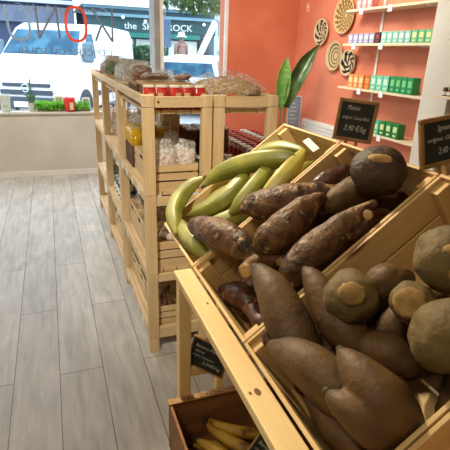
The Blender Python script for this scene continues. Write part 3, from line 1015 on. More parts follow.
# small white shelf beside the pilaster
ss = thing('wall_shelf', 'short pale shelf at the right photo edge beside the white pilaster', 'shelf', (3.159, 2.99, 1.335))
obj('board', boxes((-0.22, 0, -0.9, 0.0, -0.02, 0)), shelf_wood, ss, bevel=0.003)
obj('bracket', boxes((-0.1, 0, -0.14, -0.12, -0.09, -0.02)), white_paint, ss)
ss2 = thing('wall_shelf', 'short pale shelf above the other one at the right photo edge', 'shelf', (3.159, 2.99, 1.78))
obj('board', boxes((-0.22, 0, -0.9, 0.0, -0.02, 0)), white_paint, ss2, bevel=0.003)
obj('bracket', boxes((-0.1, 0, -0.14, -0.12, -0.09, -0.02)), white_paint, ss2)
for k in range(3):
    j = thing('small_jar', 'small jar with a reddish label on the short right hand shelf', 'jar', (3.0, 2.94-0.055*k, 1.3355), group='small jars on the short shelf')
    obj('jar_body', lathed([(0, 0), (0.021, 0), (0.022, 0.045), (0.017, 0.052), (0, 0.052)], 14), mat('jar_brown', srgb(132, 62, 40), rough=0.2), j, smooth=True)
    obj('label', lathed([(0.0225, 0.008), (0.0228, 0.008), (0.0228, 0.034), (0.0225, 0.034)], 14), white_card, j)
    obj('lid', lathed([(0, 0.066), (0.018, 0.066), (0.019, 0.052), (0, 0.052)], 14), mat('lid_green', srgb(90, 116, 70), rough=0.4), j)

# convector heater, socket, poster, strelitzia
ht = thing('convector_heater', 'white ribbed convector heater low on the orange wall', 'heater', (XR, 4.86, 0.3))
obj('casing', boxes((-0.075, -0.001, 0, 0.92, 0.08, 0.47)), white_paint, ht, bevel=0.008)
bm = bmesh.new()
for k in range(7):
    box(bm, -0.082, -0.074, 0.03, 0.89, 0.13+0.048*k, 0.145+0.048*k)
obj('grille', bm, mat('heater_grille', srgb(214, 214, 210), rough=0.5), ht)
obj('foot', boxes((-0.06, -0.01, 0.1, 0.14, -0.3, 0.08), (-0.06, -0.01, 0.78, 0.82, -0.3, 0.08)), white_paint, ht)
sw = thing('light_switch', 'white wall switch beside the big leaf on the orange wall', 'switch', (XR, 6.12, 1.235))
obj('plate', boxes((-0.01, -0.0005, -0.04, 0.04, -0.045, 0.045)), white_paint, sw, bevel=0.003)
obj('rocker', boxes((-0.016, -0.008, -0.018, 0.018, -0.025, 0.025)), white_card, sw, bevel=0.002)
vt = thing('wall_sensor', 'small pale box high on the orange wall left of the baskets', 'sensor', (XR, 5.97, 2.21))
obj('casing', boxes((-0.02, -0.0005, -0.035, 0.035, -0.055, 0.055)), mat('sensor_peach', srgb(236, 170, 140), rough=0.6), vt, bevel=0.004)
obj('lens', boxes((-0.024, -0.018, -0.015, 0.015, 0.0, 0.03)), white_card, vt)

po = thing('poster_stand', 'blue grey information panel leaning beside the leafy plant', 'sign', (3.16, 5.7, 0.0), (0, 0, R(-12)))
obj('panel', boxes((-0.085, 0.085, -0.008, 0.008, 0.60, 1.07)), mat('poster_blue', srgb(120, 138, 160), srgb(148, 162, 178), scale=6, rough=0.4), po, bevel=0.003)
obj('frame', boxes((-0.095, -0.085, -0.012, 0.012, 0.59, 1.08), (0.085, 0.095, -0.012, 0.012, 0.59, 1.08), (-0.085, 0.085, -0.012, 0.012, 0.59, 0.60), (-0.085, 0.085, -0.012, 0.012, 1.07, 1.08)), mat('poster_frame', srgb(206, 212, 216), rough=0.4), po)
bm = bmesh.new()
for k in range(7):
    box(bm, -0.06, rng.uniform(0.0, 0.06), -0.011, -0.0085, 0.66+0.052*k, 0.675+0.052*k)
obj('text_lines', bm, mat('poster_text', srgb(196, 204, 212), rough=0.5), po)
obj('pole', boxes((-0.012, 0.012, 0.008, 0.03, 0, 0.7)), grey_metal, po)
obj('foot', boxes((-0.13, 0.13, -0.1, 0.12, 0, 0.012)), grey_metal, po, bevel=0.003)

def leaf_blade(pts, widths, fold, facing, m, parent, name='leaf'):
    S = spline(pts, 18)
    W = spline([(w,) for w in widths], 18)
    bm = bmesh.new()
    F = Vector(facing).normalized()
    rows = []
    for i, s in enumerate(S):
        p = Vector(s)
        t = (Vector(S[min(i+1, 18)]) - Vector(S[max(i-1, 0)])).normalized()
        side = t.cross(F).normalized()
        nrm = side.cross(t).normalized()
        w = max(0.001, W[i][0])
        row = []
        for k in range(-3, 4):
            f = k/3
            row.append(bm.verts.new(p + side*w*f*math.cos(fold*abs(f)) + nrm*w*abs(f)*math.sin(fold)*0.9 + nrm*0.004*math.sin(i*1.7+k)))
        rows.append(row)
    for a, b in zip(rows, rows[1:]):
        for k in range(6):
            bm.faces.new((a[k], a[k+1], b[k+1], b[k]))
    o = obj(name, bm, m, parent, smooth=True)
    sl = o.modifiers.new('thickness', 'SOLIDIFY')
    sl.thickness = 0.003
    return o
lf1 = mat('leaf_pale', srgb(128, 170, 84), srgb(92, 140, 62), scale=9, stretch=(1, 1, 4), rough=0.4)
lf2 = mat('leaf_dark', srgb(84, 116, 60), srgb(56, 86, 46), scale=9, rough=0.3)
px_, py_ = 2.74, 5.25
sp_ = thing('potted_strelitzia', 'tall potted plant with two big paddle leaves in front of the orange wall', 'potted plant', (px_, py_, 0))
obj('pot', lathed([(0, 0), (0.12, 0), (0.16, 0.28), (0.17, 0.30), (0.15, 0.30), (0.145, 0.26), (0, 0.26)], 24), mat('pot_grey', srgb(120, 112, 104), srgb(100, 94, 88), scale=8, rough=0.7), sp_)
stm = mat('stem_green', srgb(92, 130, 66), srgb(74, 110, 54), scale=14, rough=0.5)
for pts in ([(0, 0, 0.26), (-0.01, 0, 0.65), (-0.03, 0, 0.98)], [(0.02, 0, 0.26), (0.03, 0, 0.7), (0.035, 0, 1.0)], [(-0.02, 0, 0.26), (-0.06, 0.0, 0.6), (-0.14, 0.0, 0.94)], [(0.0, 0.02, 0.26), (-0.06, 0.02, 0.6), (-0.15, 0.02, 0.86)]):
    bm = bmesh.new()
    S = spline(pts, 10)
    tube(bm, S, [0.012-0.0004*i for i in range(11)], 8)
    obj('stem', bm, stm, sp_, smooth=True)
leaf_blade([(-0.03, 0, 0.96), (-0.03, 0, 1.15), (-0.02, 0, 1.38), (0.02, 0, 1.60)], [0.03, 0.11, 0.11, 0.002], 0.75, (-0.3, -1, 0.1), lf1, sp_)
leaf_blade([(0.035, 0, 0.98), (0.10, 0, 1.24), (0.24, 0.0, 1.50), (0.45, 0.0, 1.75)], [0.06, 0.130, 0.130, 0.002], 0.8, (0.0, -1, 0.35), lf2, sp_)
leaf_blade([(-0.14, 0, 0.93), (-0.18, -0.02, 1.05), (-0.25, -0.03, 1.13), (-0.33, -0.04, 1.12)], [0.01, 0.035, 0.035, 0.002], 0.4, (-0.2, -1, 0.5), lf1, sp_)
leaf_blade([(-0.15, 0.02, 0.86), (-0.20, 0.0, 0.93), (-0.24, 0.0, 0.98), (-0.26, 0.0, 1.06)], [0.01, 0.04, 0.035, 0.002], 0.4, (-0.3, -1, 0.2), lf2, sp_)

# ------------------------------------------------------------------ slatted shelving racks
LEVELS = (0.130, 0.492, 0.930, 1.335)
def rack(label, x0, x1, y0, y1):
    o = thing('shelf_rack', label, 'shelf rack', (x0, y0, 0), group='pine shelf racks')
    W, D = x1-x0, y1-y0
    cuts = (0.0, 0.085, 0.488, 0.925, 1.352, 1.409)
    for (px, py, t) in ((0, 0, 0.055), (W-0.05, 0, 0.05), (0, D-0.045, 0.055), (W-0.05, D-0.045, 0.05)):
        bm = bmesh.new()
        for a, b in zip(cuts, cuts[1:]):
            box(bm, px, px+t, py, py+0.045, a+0.001, b-0.001)
        obj('post', bm, rackZ, o, bevel=0.0025)
    for z in LEVELS:
        bm = bmesh.new()
        n = 4
        sw_ = (W-0.046)/n
        for k in range(n):
            box(bm, 0.026+k*sw_, 0.026+(k+1)*sw_-0.006, 0.046, D-0.046, z-0.018, z)
        sh_ = obj('shelf', bm, rackY, o, bevel=0.002)
        zt = 1.403 if z > 1.3 else z
        for xa in (0.002, W-0.024):
            obj('side_rail', boxes((xa, xa+0.022, 0.0465, D-0.0465, z-0.045 if z < 1.3 else 1.363, zt)), rackY, o, bevel=0.002)
    for yy in (0.008, D-0.03):
        for (za, zb) in ((1.351, 1.401), (0.082, 0.152), (0.437, 0.482), (0.867, 0.912)):
            obj('end_rail', boxes((0.056, W-0.051, yy, yy+0.022, za, zb)), rackX, o, bevel=0.002)
    if x0 < 0.5 and y0 < 2.3:
        obj('peg', lathed([(0, 0), (0.006, 0), (0.006, 0.003), (0, 0.003)], 12, Matrix.Translation((0.075, 0.0085, 1.377)) @ Matrix.Rotation(R(90), 4, 'X')), mat('peg_red', srgb(130, 50, 34), rough=0.6), o)
    return o
YR = ((2.12, 3.025), (3.03, 3.93), (3.935, 4.83))
rack('nearest pine shelf rack on the aisle side, just behind the plantain crate', 0.388, 0.728, *YR[0])
rack('second pine shelf rack along the aisle', 0.388, 0.728, *YR[1])
rack('farthest pine shelf rack along the aisle, next to the window', 0.388, 0.728, *YR[2])
rack('pine shelf rack standing right of the nearest aisle rack, bag of grains on top', 0.738, 1.081, *YR[0])

def slat_crate(label, w, d, h, loc, slats=3, grp='small slatted crates on the racks', rot=(0, 0, 0)):
    """w along x, d along y; open top"""
    o = thing('slatted_crate', label, 'crate', loc, rot, grp)
    t = 0.008
    g = 0.010
    sh = (h-0.012-g*(slats-1))/slats
    def strip(k):
        z0 = 0.012+k*(sh+g)
        return z0, z0+sh
    a, b, c, dd = bmesh.new(), bmesh.new(), bmesh.new(), bmesh.new()
    for k in range(slats):
        z0, z1 = strip(k)
        box(a, 0, w, 0, t, z0, z1)
        box(b, 0, w, d-t, d, z0, z1)
        box(c, 0, t, t+.0005, d-t-.0005, z0, z1)
        box(dd, w-t, w, t+.0005, d-t-.0005, z0, z1)
    obj('end_panel', a, rackX, o)
    obj('end_panel', b, rackX, o)
    obj('side_panel', c, rackY, o)
    obj('side_panel', dd, rackY, o)
    obj('base', boxes((0, w, 0, d, 0, 0.0115)), rackX, o)
    for (x, y) in ((t, t), (w-t-0.014, t), (t, d-t-0.014), (w-t-0.014, d-t-0.014)):
        obj('corner_post', boxes((x+.0005, x+0.0135, y+.0005, y+0.0135, 0.0118, h-0.003)), rackZ, o)
    if h > 0.09:
        obj('handle_hole_shade', boxes((-0.0012, 0.001, d*0.36, d*0.64, strip(slats-1)[0]+sh*0.25, strip(slats-1)[0]+sh*0.75)), mat('hole_shade', srgb(50, 34, 22), rough=0.9), o)['label'] = 'grip slot painted as a dark patch'  # flat dark slab on the slat, painted shade instead of an opening
    return o

# plastic bags
def bag_bm(w, d, h, seed, wrinkle=0.12, top=0.08, flare=0.0):
    bm = bmesh.new()
    n, K = 20, 12
    off = Vector((seed*2.3, seed*1.1, seed*0.7))
    rings = []
    for k in range(K+1):
        t = k/K
        sx = (0.80 + 0.20*math.sin(math.pi*min(1, t*1.6)*0.5)) if t < 0.12 else 1.0
        dd = math.sin(math.pi*(0.12+0.62*t)) if t < 0.6 else (1.0 - (t-0.6)/0.4)*math.sin(math.pi*0.49)
        dd = max(0.06, dd)
        if t > 0.75:
            sx *= 1.0 - (1-0.55)*(t-0.75)/0.25*(1 if not flare else -flare)
        ring = []
        for j in range(n):
            a = 2*math.pi*j/n
            c, s = math.cos(a), math.sin(a)
            x = 0.5*w*sx*math.copysign(abs(c)**0.7, c)
            y = 0.5*d*dd*math.copysign(abs(s)**0.9, s)
            v = Vector((x, y, t*h))
            q = noise.noise(Vector((x, y, t*h))*38 + off) + noise.noise(Vector((x, y, t*h))*85 + off)*0.6
            v += Vector((c*q*wrinkle*d, s*q*wrinkle*d, (q*wrinkle*0.25*h if k > K-2 else 0)))
            ring.append(bm.verts.new(v))
        rings.append(ring)
    for a, b in zip(rings, rings[1:]):
        for j in range(n):
            j2 = (j+1) % n
            bm.faces.new((a[j], a[j2], b[j2], b[j]))
    bm.faces.new(rings[0][::-1])
    bm.faces.new(rings[-1])
    return bm

GR = {}
def grain_mat(name, a, b, scale=90):
    if name not in GR:
        m = mat(name, a, b, scale=scale, rough=0.75, bump=0.8, detail=3, lo=0.38, hi=0.62)
        GR[name] = m
    return GR[name]
tan_g = grain_mat('tan_pieces', srgb(224, 190, 142), srgb(170, 124, 82), 70)
brown_g = grain_mat('brown_pieces', srgb(140, 90, 58), srgb(88, 52, 34), 70)
pinkish_g = grain_mat('pinkish_pieces', srgb(244, 228, 214), srgb(206, 164, 146), 60)
white_g = grain_mat('white_pieces', srgb(226, 222, 208), srgb(180, 174, 156), 70)
yellow_g = grain_mat('yellow_pieces', srgb(214, 176, 74), srgb(170, 120, 44), 60)
green_g = grain_mat('green_pieces', srgb(110, 140, 84), srgb(66, 96, 52), 60)
red_g = grain_mat('red_pieces', srgb(168, 44, 44), srgb(104, 28, 30), 50)
silver_g = grain_mat('silver_pieces', srgb(196, 200, 204), srgb(120, 126, 130), 40)
dark_g = grain_mat('dark_pieces', srgb(70, 62, 56), srgb(40, 34, 30), 40)

def bag(label, cat, w, d, h, cont, loc, rot, seed, grp=None, fm=None, labelm=None, fill=0.78, name='plastic_bag'):
    o = thing(name, label, cat, loc, rot, grp)
    obj('contents', bag_bm(w*0.92, d*0.86, h*fill, seed+50, 0.05), cont, o, smooth=True, loc=(0, 0, 0.004))
    obj('film', bag_bm(w, d, h, seed, 0.13), fm or film, o, smooth=True)
    if labelm:
        obj('label', boxes((-w*0.26, w*0.26, -d*0.56, -d*0.52, h*0.25, h*0.62)), labelm, o)
    return o

# --- nearest aisle rack, chest-high level: slatted crate of clear bags
L2, L3, L1, LT = LEVELS[2]+.0005, LEVELS[1]+.0005, LEVELS[0]+.0005, LEVELS[3]+.0005
slat_crate('slatted crate of big clear bags at the near end of the rack', 0.238, 0.52, 0.135, (0.436, 2.172, L2))
bag('big clear bag of pinkish pieces, left of the two at the front of the crate', 'bag', 0.125, 0.10, 0.25, pinkish_g, (0.525, 2.245, L2+0.012), (R(6), R(-6), R(8)), 1, 'big clear bags in the near crate')
bag('big clear bag of pinkish pieces, right of the two at the front of the crate', 'bag', 0.12, 0.10, 0.24, pinkish_g, (0.612, 2.255, L2+0.012), (R(4), R(5), R(-14)), 2, 'big clear bags in the near crate')
bag('narrow clear bag squeezed against the corner post of the near crate', 'bag', 0.07, 0.09, 0.235, tan_g, (0.50, 2.37, L2+0.012), (0, R(-3), R(30)), 3, 'big clear bags in the near crate')
bag('clear bag with a red tie behind the front bags of the crate', 'bag', 0.12, 0.09, 0.25, pinkish_g, (0.60, 2.42, L2+0.012), (R(-4), 0, R(10)), 4, 'big clear bags in the near crate')

bag('clear bag at the far end of the crate of clear bags, aisle side', 'bag', 0.11, 0.09, 0.22, pinkish_g, (0.515, 2.56, L2+0.012), (0, R(-4), R(60)), 5, 'big clear bags in the near crate')
bag('clear bag at the far end of the crate of clear bags, inner side', 'bag', 0.11, 0.09, 0.22, tan_g, (0.61, 2.58, L2+0.012), (0, R(4), R(40)), 6, 'big clear bags in the near crate')

# jars
def jar_proto(name, label, cat, r, h, contm, lidm, grp, labelm=None, loc=(0, 0, 0), lid_h=0.014):
    o = thing(name, label, cat, loc, group=grp)
    obj('jar_body', lathed([(0, 0), (r*0.94, 0), (r, r*0.12), (r, h-r*0.3), (r*0.86, h-lid_h), (0, h-lid_h)], 18), contm, o, smooth=True)
    obj('lid', lathed([(0, h-lid_h), (r*0.95, h-lid_h), (r*0.97, h-0.002), (r*0.93, h), (0, h)], 18), lidm, o)
    if labelm:
        obj('label', lathed([(r*1.01, h*0.16), (r*1.02, h*0.16), (r*1.02, h*0.62), (r*1.01, h*0.62)], 18), labelm, o)
    return o

def glossy(name, a, b):
    return mat(name, a, b, scale=30, rough=0.15)
lid_white = mat('lid_white', srgb(224, 220, 208), rough=0.4)
lid_gold = mat('lid_gold', srgb(206, 182, 96), rough=0.3, metal=0.4)
lid_red = mat('lid_red', srgb(176, 52, 44), rough=0.35)
g = 'jars with a red filling and pale lids on top of the near rack'
p0 = jar_proto('preserve_jar', 'red jar with pale lid in the row behind the top near rail', 'jar', 0.030, 0.112, glossy('red_preserve', srgb(190, 54, 46), srgb(160, 38, 36)), lid_white, g,
               None, (0.437, 2.205, LT))
obj('label', boxes((-0.011, 0.017, -0.0315, -0.030, 0.012, 0.078)), mat('kraft_label', srgb(206, 176, 128), rough=0.8), p0)
for k in range(1, 5):
    dup(p0, (0.437+0.0625*k, 2.205+0.004*(k % 2), LT), (0, 0, R((-30, 14, -20, 25)[k-1])))
g = 'yellow jars with gold lids on the second level'
yj = jar_proto('mustard_jar', 'yellow jar with a gold lid behind the crate of clear bags', 'jar', 0.036, 0.11, glossy('yellow_spread', srgb(214, 172, 40), srgb(186, 140, 24)), lid_gold, g, None, (0.46, 2.765, L2+0.125))
rs = obj('riser_board', boxes((0, 0.26, 0, 0.26, 0, 0.1245)), darkwood, loc=(0.425, 2.71, L2))
tag(rs, 'dark wooden step under the yellow jars on the second rack level', 'display step')
for k in range(1, 9):
    dup(yj, (0.46+0.082*(k % 3), 2.765+0.08*(k//3), L2+0.125))

g = 'brown jars with pale lids at the back of the second level'
bj = jar_proto('brown_jar', 'brown jar with a pale lid seen through the near rack end', 'jar', 0.034, 0.15, glossy('brown_sauce', srgb(124, 74, 46), srgb(92, 50, 32)), lid_white, g, None, (0.79, 2.86, L2+0.08))
for k in range(1, 12):
    dup(bj, (0.79+0.072*(k % 4), 2.86-0.08*(k//4), L2+0.08))
rs2 = obj('riser_board', boxes((0, 0.27, 0, 0.26, 0, 0.0795)), brownwood, loc=(0.765, 2.665, L2))
tag(rs2, 'brown wooden step under the brown jars of the right hand rack', 'display step')
g = 'red lidded jars on the low side table'
lt = thing('side_table', 'low wooden side table crowded with red lidded jars behind the plantain crate', 'table', (1.10, 2.35, 0))
obj('table_top', boxes((0, 0.40, 0, 0.95, 0.92, 0.945)), rackY, lt, bevel=0.003)
for (x, y) in ((0.01, 0.01), (0.35, 0.01), (0.01, 0.9), (0.35, 0.9)):
    obj('leg', boxes((x, x+0.04, y, y+0.04, 0, 0.9195)), rackZ, lt)
rj = jar_proto('red_lid_jar', 'small jar with a red lid and pale band right of the rack posts', 'jar', 0.030, 0.105, glossy('pale_paste', srgb(190, 150, 120), srgb(150, 104, 80)), lid_red, g, white_card, (1.14, 2.40, 0.9455))
wj = jar_proto('pale_lid_jar', 'small jar with a pale lid among the red lidded ones on the side table', 'jar', 0.030, 0.105, glossy('pinkish_paste', srgb(206, 160, 140), srgb(170, 110, 92)), lid_white, 'pale lidded jars on the low side table', lid_red, (1.452, 2.40, 0.9455))
for k in range(1, 60):
    if k % 5 == 4 and k < 10:
        continue
    dup(wj if (k*7 + k//5) % 3 == 0 else rj, (1.14+0.078*(k % 5), 2.40+0.077*(k//5), 0.9455))
gj = jar_proto('green_pot', 'dark green pot with a pale lid on the shelf right of the rack posts', 'jar', 0.036, 0.10, glossy('dark_green_pot', srgb(40, 74, 44), srgb(28, 56, 34)), lid_white, 'dark green pots on the right hand rack', None, (0.80, 2.24, L2))
for k in range(1, 12):
    dup(gj, (0.80+0.075*(k % 3), 2.24+0.085*(k//3), L2))

# --- top of the nearest rack
bx_ = thing('wooden_box', 'dark brown wooden box on the aisle edge of the rack top', 'box', (0.43, 2.52, LT))
obj('case', boxes((0, 0.11, 0, 0.26, 0, 0.088)), darkwood, bx_, bevel=0.003)
obj('lid', boxes((-0.004, 0.114, -0.004, 0.264, 0.088, 0.104)), mat('box_lid', srgb(168, 132, 88), srgb(142, 106, 66), scale=18, rough=0.7), bx_, bevel=0.002)
obj('label', boxes((-0.002, 0, 0.05, 0.20, 0.015, 0.065)), mat('green_label', srgb(58, 78, 62), srgb(90, 60, 46), scale=20, rough=0.6), bx_)
ty = thing('display_tray', 'flat pale wooden tray behind the red jars on the rack top', 'tray', (0.44, 2.30, LT))
obj('tray_body', boxes((0, 0.21, 0, 0.19, 0.0, 0.10)), brownwood, ty, bevel=0.003)
obj('tray_board', boxes((-0.012, 0.235, -0.012, 0.20, 0.1002, 0.116)), mat('tray_board', srgb(196, 160, 108), srgb(172, 134, 84), scale=18, stretch=(0.15, 1, 1), rough=0.6), ty, bevel=0.002)
for k, (x, y, rz) in enumerate(((0.47, 2.36, 10), (0.55, 2.38, -25), (0.625, 2.36, 40))):
    bag('brown packet lying on the tray behind the red jars', 'bag', 0.085, 0.04, 0.10, brown_g, (x, y+0.05, LT+0.136), (R(82), 0, R(rz)), 10+k, 'brown packets on the tray', film_thin)
for k, (x, y, rz) in enumerate(((0.47, 2.60, 10), (0.485, 2.70, -25), (0.60, 2.60, 40), (0.62, 2.72, 0))):
    zz = LT+0.1045 if x < 0.5 else LT
    bag('brown packet heaped behind the tray on the rack top', 'bag', 0.13, 0.075, 0.10 if x < 0.5 else 0.17, brown_g, (x+0.01, y, zz), (R(-10), R(4*(k-2)), R(rz)), 15+k, 'brown packets behind the tray', film_thin)
for k in range(5):
    bag('shiny silvery packet heaped at the right of the rack top', 'bag', 0.11, 0.07, 0.135+0.012*(k % 3), silver_g if k % 2 else dark_g, (0.655+0.012*(k % 2), 2.42+0.125*k, LT), (R(-8+5*k), R(8-4*k), R(50*k)), 21+k, 'silvery packets on the rack top', film)
# popcorn-like grains in one big bag
pb = thing('grain_bag', 'large clear bag of tan grains lying on the right hand rack top', 'bag', (0.885, 2.37, 1.4035))
def mound(ax, ay, az, seed, amp, freq):
    bm = bmesh.new()
    bmesh.ops.create_icosphere(bm, subdivisions=5, radius=1.0)
    off = Vector((seed, seed*2, seed*3))
    for v in bm.verts:
        d = v.co.copy()
        k_ = 1 + amp*(noise.noise(d*freq+off) + 0.6*noise.noise(d*freq*2.7+off))
        x = math.copysign(abs(d.x)**0.85, d.x)
        z = max(-0.12, d.z)
        v.co = Vector((x*ax*k_, d.y*ay*k_, (z+0.12)*az*k_*(1.0-0.25*abs(d.x))))
    return bm
obj('contents', mound(0.20, 0.135, 0.072, 4, 0.06, 2.5), grain_mat('tan_grains', srgb(226, 184, 120), srgb(140, 92, 48), 150), pb, smooth=True)
obj('film', mound(0.212, 0.15, 0.10, 9, 0.10, 4.0), film_thin, pb, smooth=True)
# far tops
cols = ((red_g, 'red'), (green_g, 'green'), (silver_g, 'grey'), (dark_g, 'dark'))
k = 0
for yy in (3.12, 3.27, 3.42, 3.57, 3.72):
    bag('grey striped sack standing on the second rack top', 'bag', 0.21, 0.085, 0.205, silver_g if k % 2 else white_g, (0.535, yy, LT), (R(10), 0, R(20+6*k)), 40+k, 'grey sacks on the second rack top', film)
    k += 1
for yy in (4.02, 4.17, 4.32, 4.47, 4.62):
    m_, nm = (green_g, dark_g, red_g, green_g, red_g)[k-5], ('green', 'dark', 'red', 'green', 'red')[k-5]
    bag('%s packet leaning on the far rack top' % nm, 'bag', 0.22, 0.08, 0.215, m_, (0.525, yy, LT), (R(12), 0, R(16+5*(k-5))), 40+k, '%s packets on the far rack top' % nm, film_thin)
    k += 1

# --- second and far rack, lower levels
for r_i, (ya, cont, nm) in enumerate(((3.09, white_g, 'whitish'), (4.0, tan_g, 'tan'))):
    for k in range(8):
        bag('clear bag of %s pieces on the chest high shelf of the %s rack' % (nm, ('second', 'far')[r_i]), 'bag', 0.115, 0.09, 0.20+0.02*(k % 2), cont if k % 3 else tan_g if r_i == 0 else pinkish_g,
            (0.49+0.125*(k % 2), ya+0.06+0.19*(k//2), L2), (0, R(3*(k % 3)-3), R(75+20*(k % 3))), 60+10*r_i+k, 'clear bags on the %s rack' % ('second', 'far')[r_i])
g = 'green tins with pale bands on the second rack'
gt = jar_proto('green_tin', 'green tin with a pale band on the second rack below the bags', 'tin', 0.038, 0.115, mat('tin_green', srgb(34, 92, 66), srgb(24, 70, 50), scale=20, rough=0.35), mat('tin_top', srgb(150, 150, 146), rough=0.3, metal=0.6), g,
               white_card, (0.47, 3.14, L3))
for k in range(1, 14):
    dup(gt, (0.47+0.088*(k % 2), 3.14+0.105*(k//2), L3))
for k in range(2, 8):
    dup(gt, (0.47+0.088*(k % 2), 3.14+0.105*(k//2), L3+0.1155))
for k in range(4):
    bag('yellowish packet standing in the second aisle crate', 'bag', 0.10, 0.065, 0.255, yellow_g, (0.505+0.09*(k % 2), 2.545+0.075*(k//2), L3+0.013), (R(-6), R(-8+5*k), R(80)), 90+k, 'yellowish packets in the aisle crates', film_thin)
for k in range(4):
    bag('yellowish packet standing in the third aisle crate', 'bag', 0.10, 0.065, 0.265, yellow_g if k else tan_g, (0.505+0.09*(k % 2), 2.80+0.075*(k//2), L3+0.013), (R(-6), R(-8+5*k), R(80)), 95+k, 'yellowish packets in the third aisle crate', film_thin)

names3 = ('nearest', 'second', 'third')
for lv, (zz, h, nm) in enumerate(((L3, 0.155, 'middle'), (L1, 0.125, 'bottom'))):
    for k in range(3):
        slat_crate('%s slatted crate on the %s shelf of the near rack' % (names3[k], nm), 0.258, (0.26, 0.235, 0.235)[k], h, (0.434, (2.17, 2.48, 2.735)[k], zz))
# garlic in the nearest middle crate
gar = mat('garlic_skin', srgb(226, 216, 200), srgb(196, 178, 160), scale=18, stretch=(1, 1, 0.3), rough=0.6)
def garlic(loc, rz, seed):
    bm = bmesh.new()
    prof = [(0, -0.022), (0.012, -0.022), (0.024, -0.012), (0.027, 0.0), (0.021, 0.014), (0.009, 0.024), (0.005, 0.036), (0, 0.037)]
    lathe(bm, prof, 20)
    for v in bm.verts:
        a = math.atan2(v.co.y, v.co.x)
        k_ = 1 + 0.08*math.cos(7*a + seed)
        v.co.x *= k_
        v.co.y *= k_
    o = obj('garlic_bulb', bm, gar, smooth=True, loc=loc, rot=(R(15*math.sin(seed)), R(15*math.cos(seed*2)), rz))
    return tag(o, 'white garlic bulb heaped above the nearest middle crate', 'garlic', 'garlic bulbs in the near rack')
hb = obj('garlic_basin', lathed([(0, 0), (0.085, 0), (0.105, 0.125), (0.108, 0.125), (0.10, 0.118), (0.08, 0.108), (0, 0.108)], 20), mat('basin_wood', srgb(176, 134, 84), srgb(150, 108, 64), scale=14, rough=0.7), loc=(0.58, 2.31, L3+0.013))
tag(hb, 'round wooden basin under the garlic in the nearest middle crate', 'basin')
gi = 0
for ring_, (n_, rr, zz) in enumerate(((6, 0.062, 0.145), (1, 0.0, 0.145), (4, 0.034, 0.183), (1, 0.0, 0.222))):
    for k in range(n_):
        a = 2*math.pi*k/max(1, n_) + ring_*0.5
        garlic((0.58+rr*math.cos(a), 2.31+rr*math.sin(a), L3+zz), a*3, gi)
        gi += 1
on = mat('onion_skin', srgb(206, 112, 50), srgb(170, 78, 34), scale=14, stretch=(1, 1, 0.2), rough=0.35)
for k, (x, y, zz) in enumerate(((0.488, 2.212, 0.045), (0.484, 2.280, 0.045))):
    o = obj('onion', lathed([(0, -0.032), (0.016, -0.03), (0.029, -0.012), (0.031, 0.004), (0.022, 0.022), (0.007, 0.032), (0.003, 0.046), (0, 0.047)], 18), on, smooth=True, loc=(x, y, L3+zz), rot=(R(20*k), R(10), 0))
    tag(o, 'orange brown onion in the nearest middle crate, beside the basin', 'onion', 'onions in the near rack')
# brown roots in the bottom crates
rootm = mat('dried_root', srgb(116, 80, 54), srgb(70, 46, 32), scale=26, rough=0.8, bump=0.5)
for k in range(7):
    x0 = 0.475+0.030*k
    S = [(0, 0, 0, 0.010), (0.01, 0.02, 0.07, 0.017), (-0.006, 0.04, 0.13, 0.015), (0.008, 0.05, 0.185, 0.008)]
    bm, _, _ = tuber_bm(S, 14, 12, 0.25, 40, k)
    o = obj('dried_root', bm, rootm, smooth=True, loc=(x0, 2.205+0.02*(k % 2), L1+0.024), rot=(R(6), R(rng.uniform(-8, 14)), R(rng.uniform(-30, 30))))
    tag(o, 'long dark brown root standing in the nearest bottom crate', 'root', 'brown roots in the nearest bottom crate')
for k in range(4):
    bag('brown packet standing in the second bottom crate', 'bag', 0.10, 0.065, 0.245, tan_g if k % 2 else brown_g, (0.505+0.09*(k % 2), 2.55+0.08*(k//2), L1+0.013), (R(-8), R(-10+6*k), R(80)), 110+k, 'brown packets in the second bottom crate', film_thin)
for k in range(4):
    bag('brown packet standing in the third bottom crate', 'bag', 0.10, 0.065, 0.25, brown_g if k % 2 else tan_g, (0.505+0.09*(k % 2), 2.805+0.08*(k//2), L1+0.013), (R(-8), R(-10+6*k), R(80)), 115+k, 'brown packets in the third bottom crate', film_thin)
# second rack bottom: two crates of silvery bags; far rack: leafy bag
for k, (y, nm) in enumerate(((3.10, 'near'), (3.50, 'far'))):
    slat_crate('slatted crate of silvery bags at the %s end of the second rack bottom' % nm, 0.245, 0.36, 0.13, (0.434, y, L1))
    for q in range(4):
        bag('silvery white bag in the %s crate of the second rack bottom' % nm, 'bag', 0.12, 0.09, 0.25, white_g if q % 2 else silver_g, (0.49+0.12*(q % 2), y+0.10+0.15*(q//2), L1+0.013), (0, R(4-3*q), R(70+20*q)), 130+10*k+q, 'silvery bags in the %s bottom crate' % nm)
for k in range(4):
    bag('green leafy bag on the far rack at knee height', 'bag', 0.13, 0.10, 0.22, green_g, (0.47+0.12*(k % 2), 4.08+0.2*(k//2), L3), (0, 0, R(80+10*k)), 150+k, 'green leafy bags on the far rack', film_thin)
    bag('pinkish bag on the bottom shelf of the far rack', 'bag', 0.13, 0.10, 0.22, pinkish_g, (0.47+0.12*(k % 2), 4.08+0.2*(k//2), L1), (0, 0, R(80+10*k)), 155+k, 'pinkish bags at the far rack bottom', film_thin)

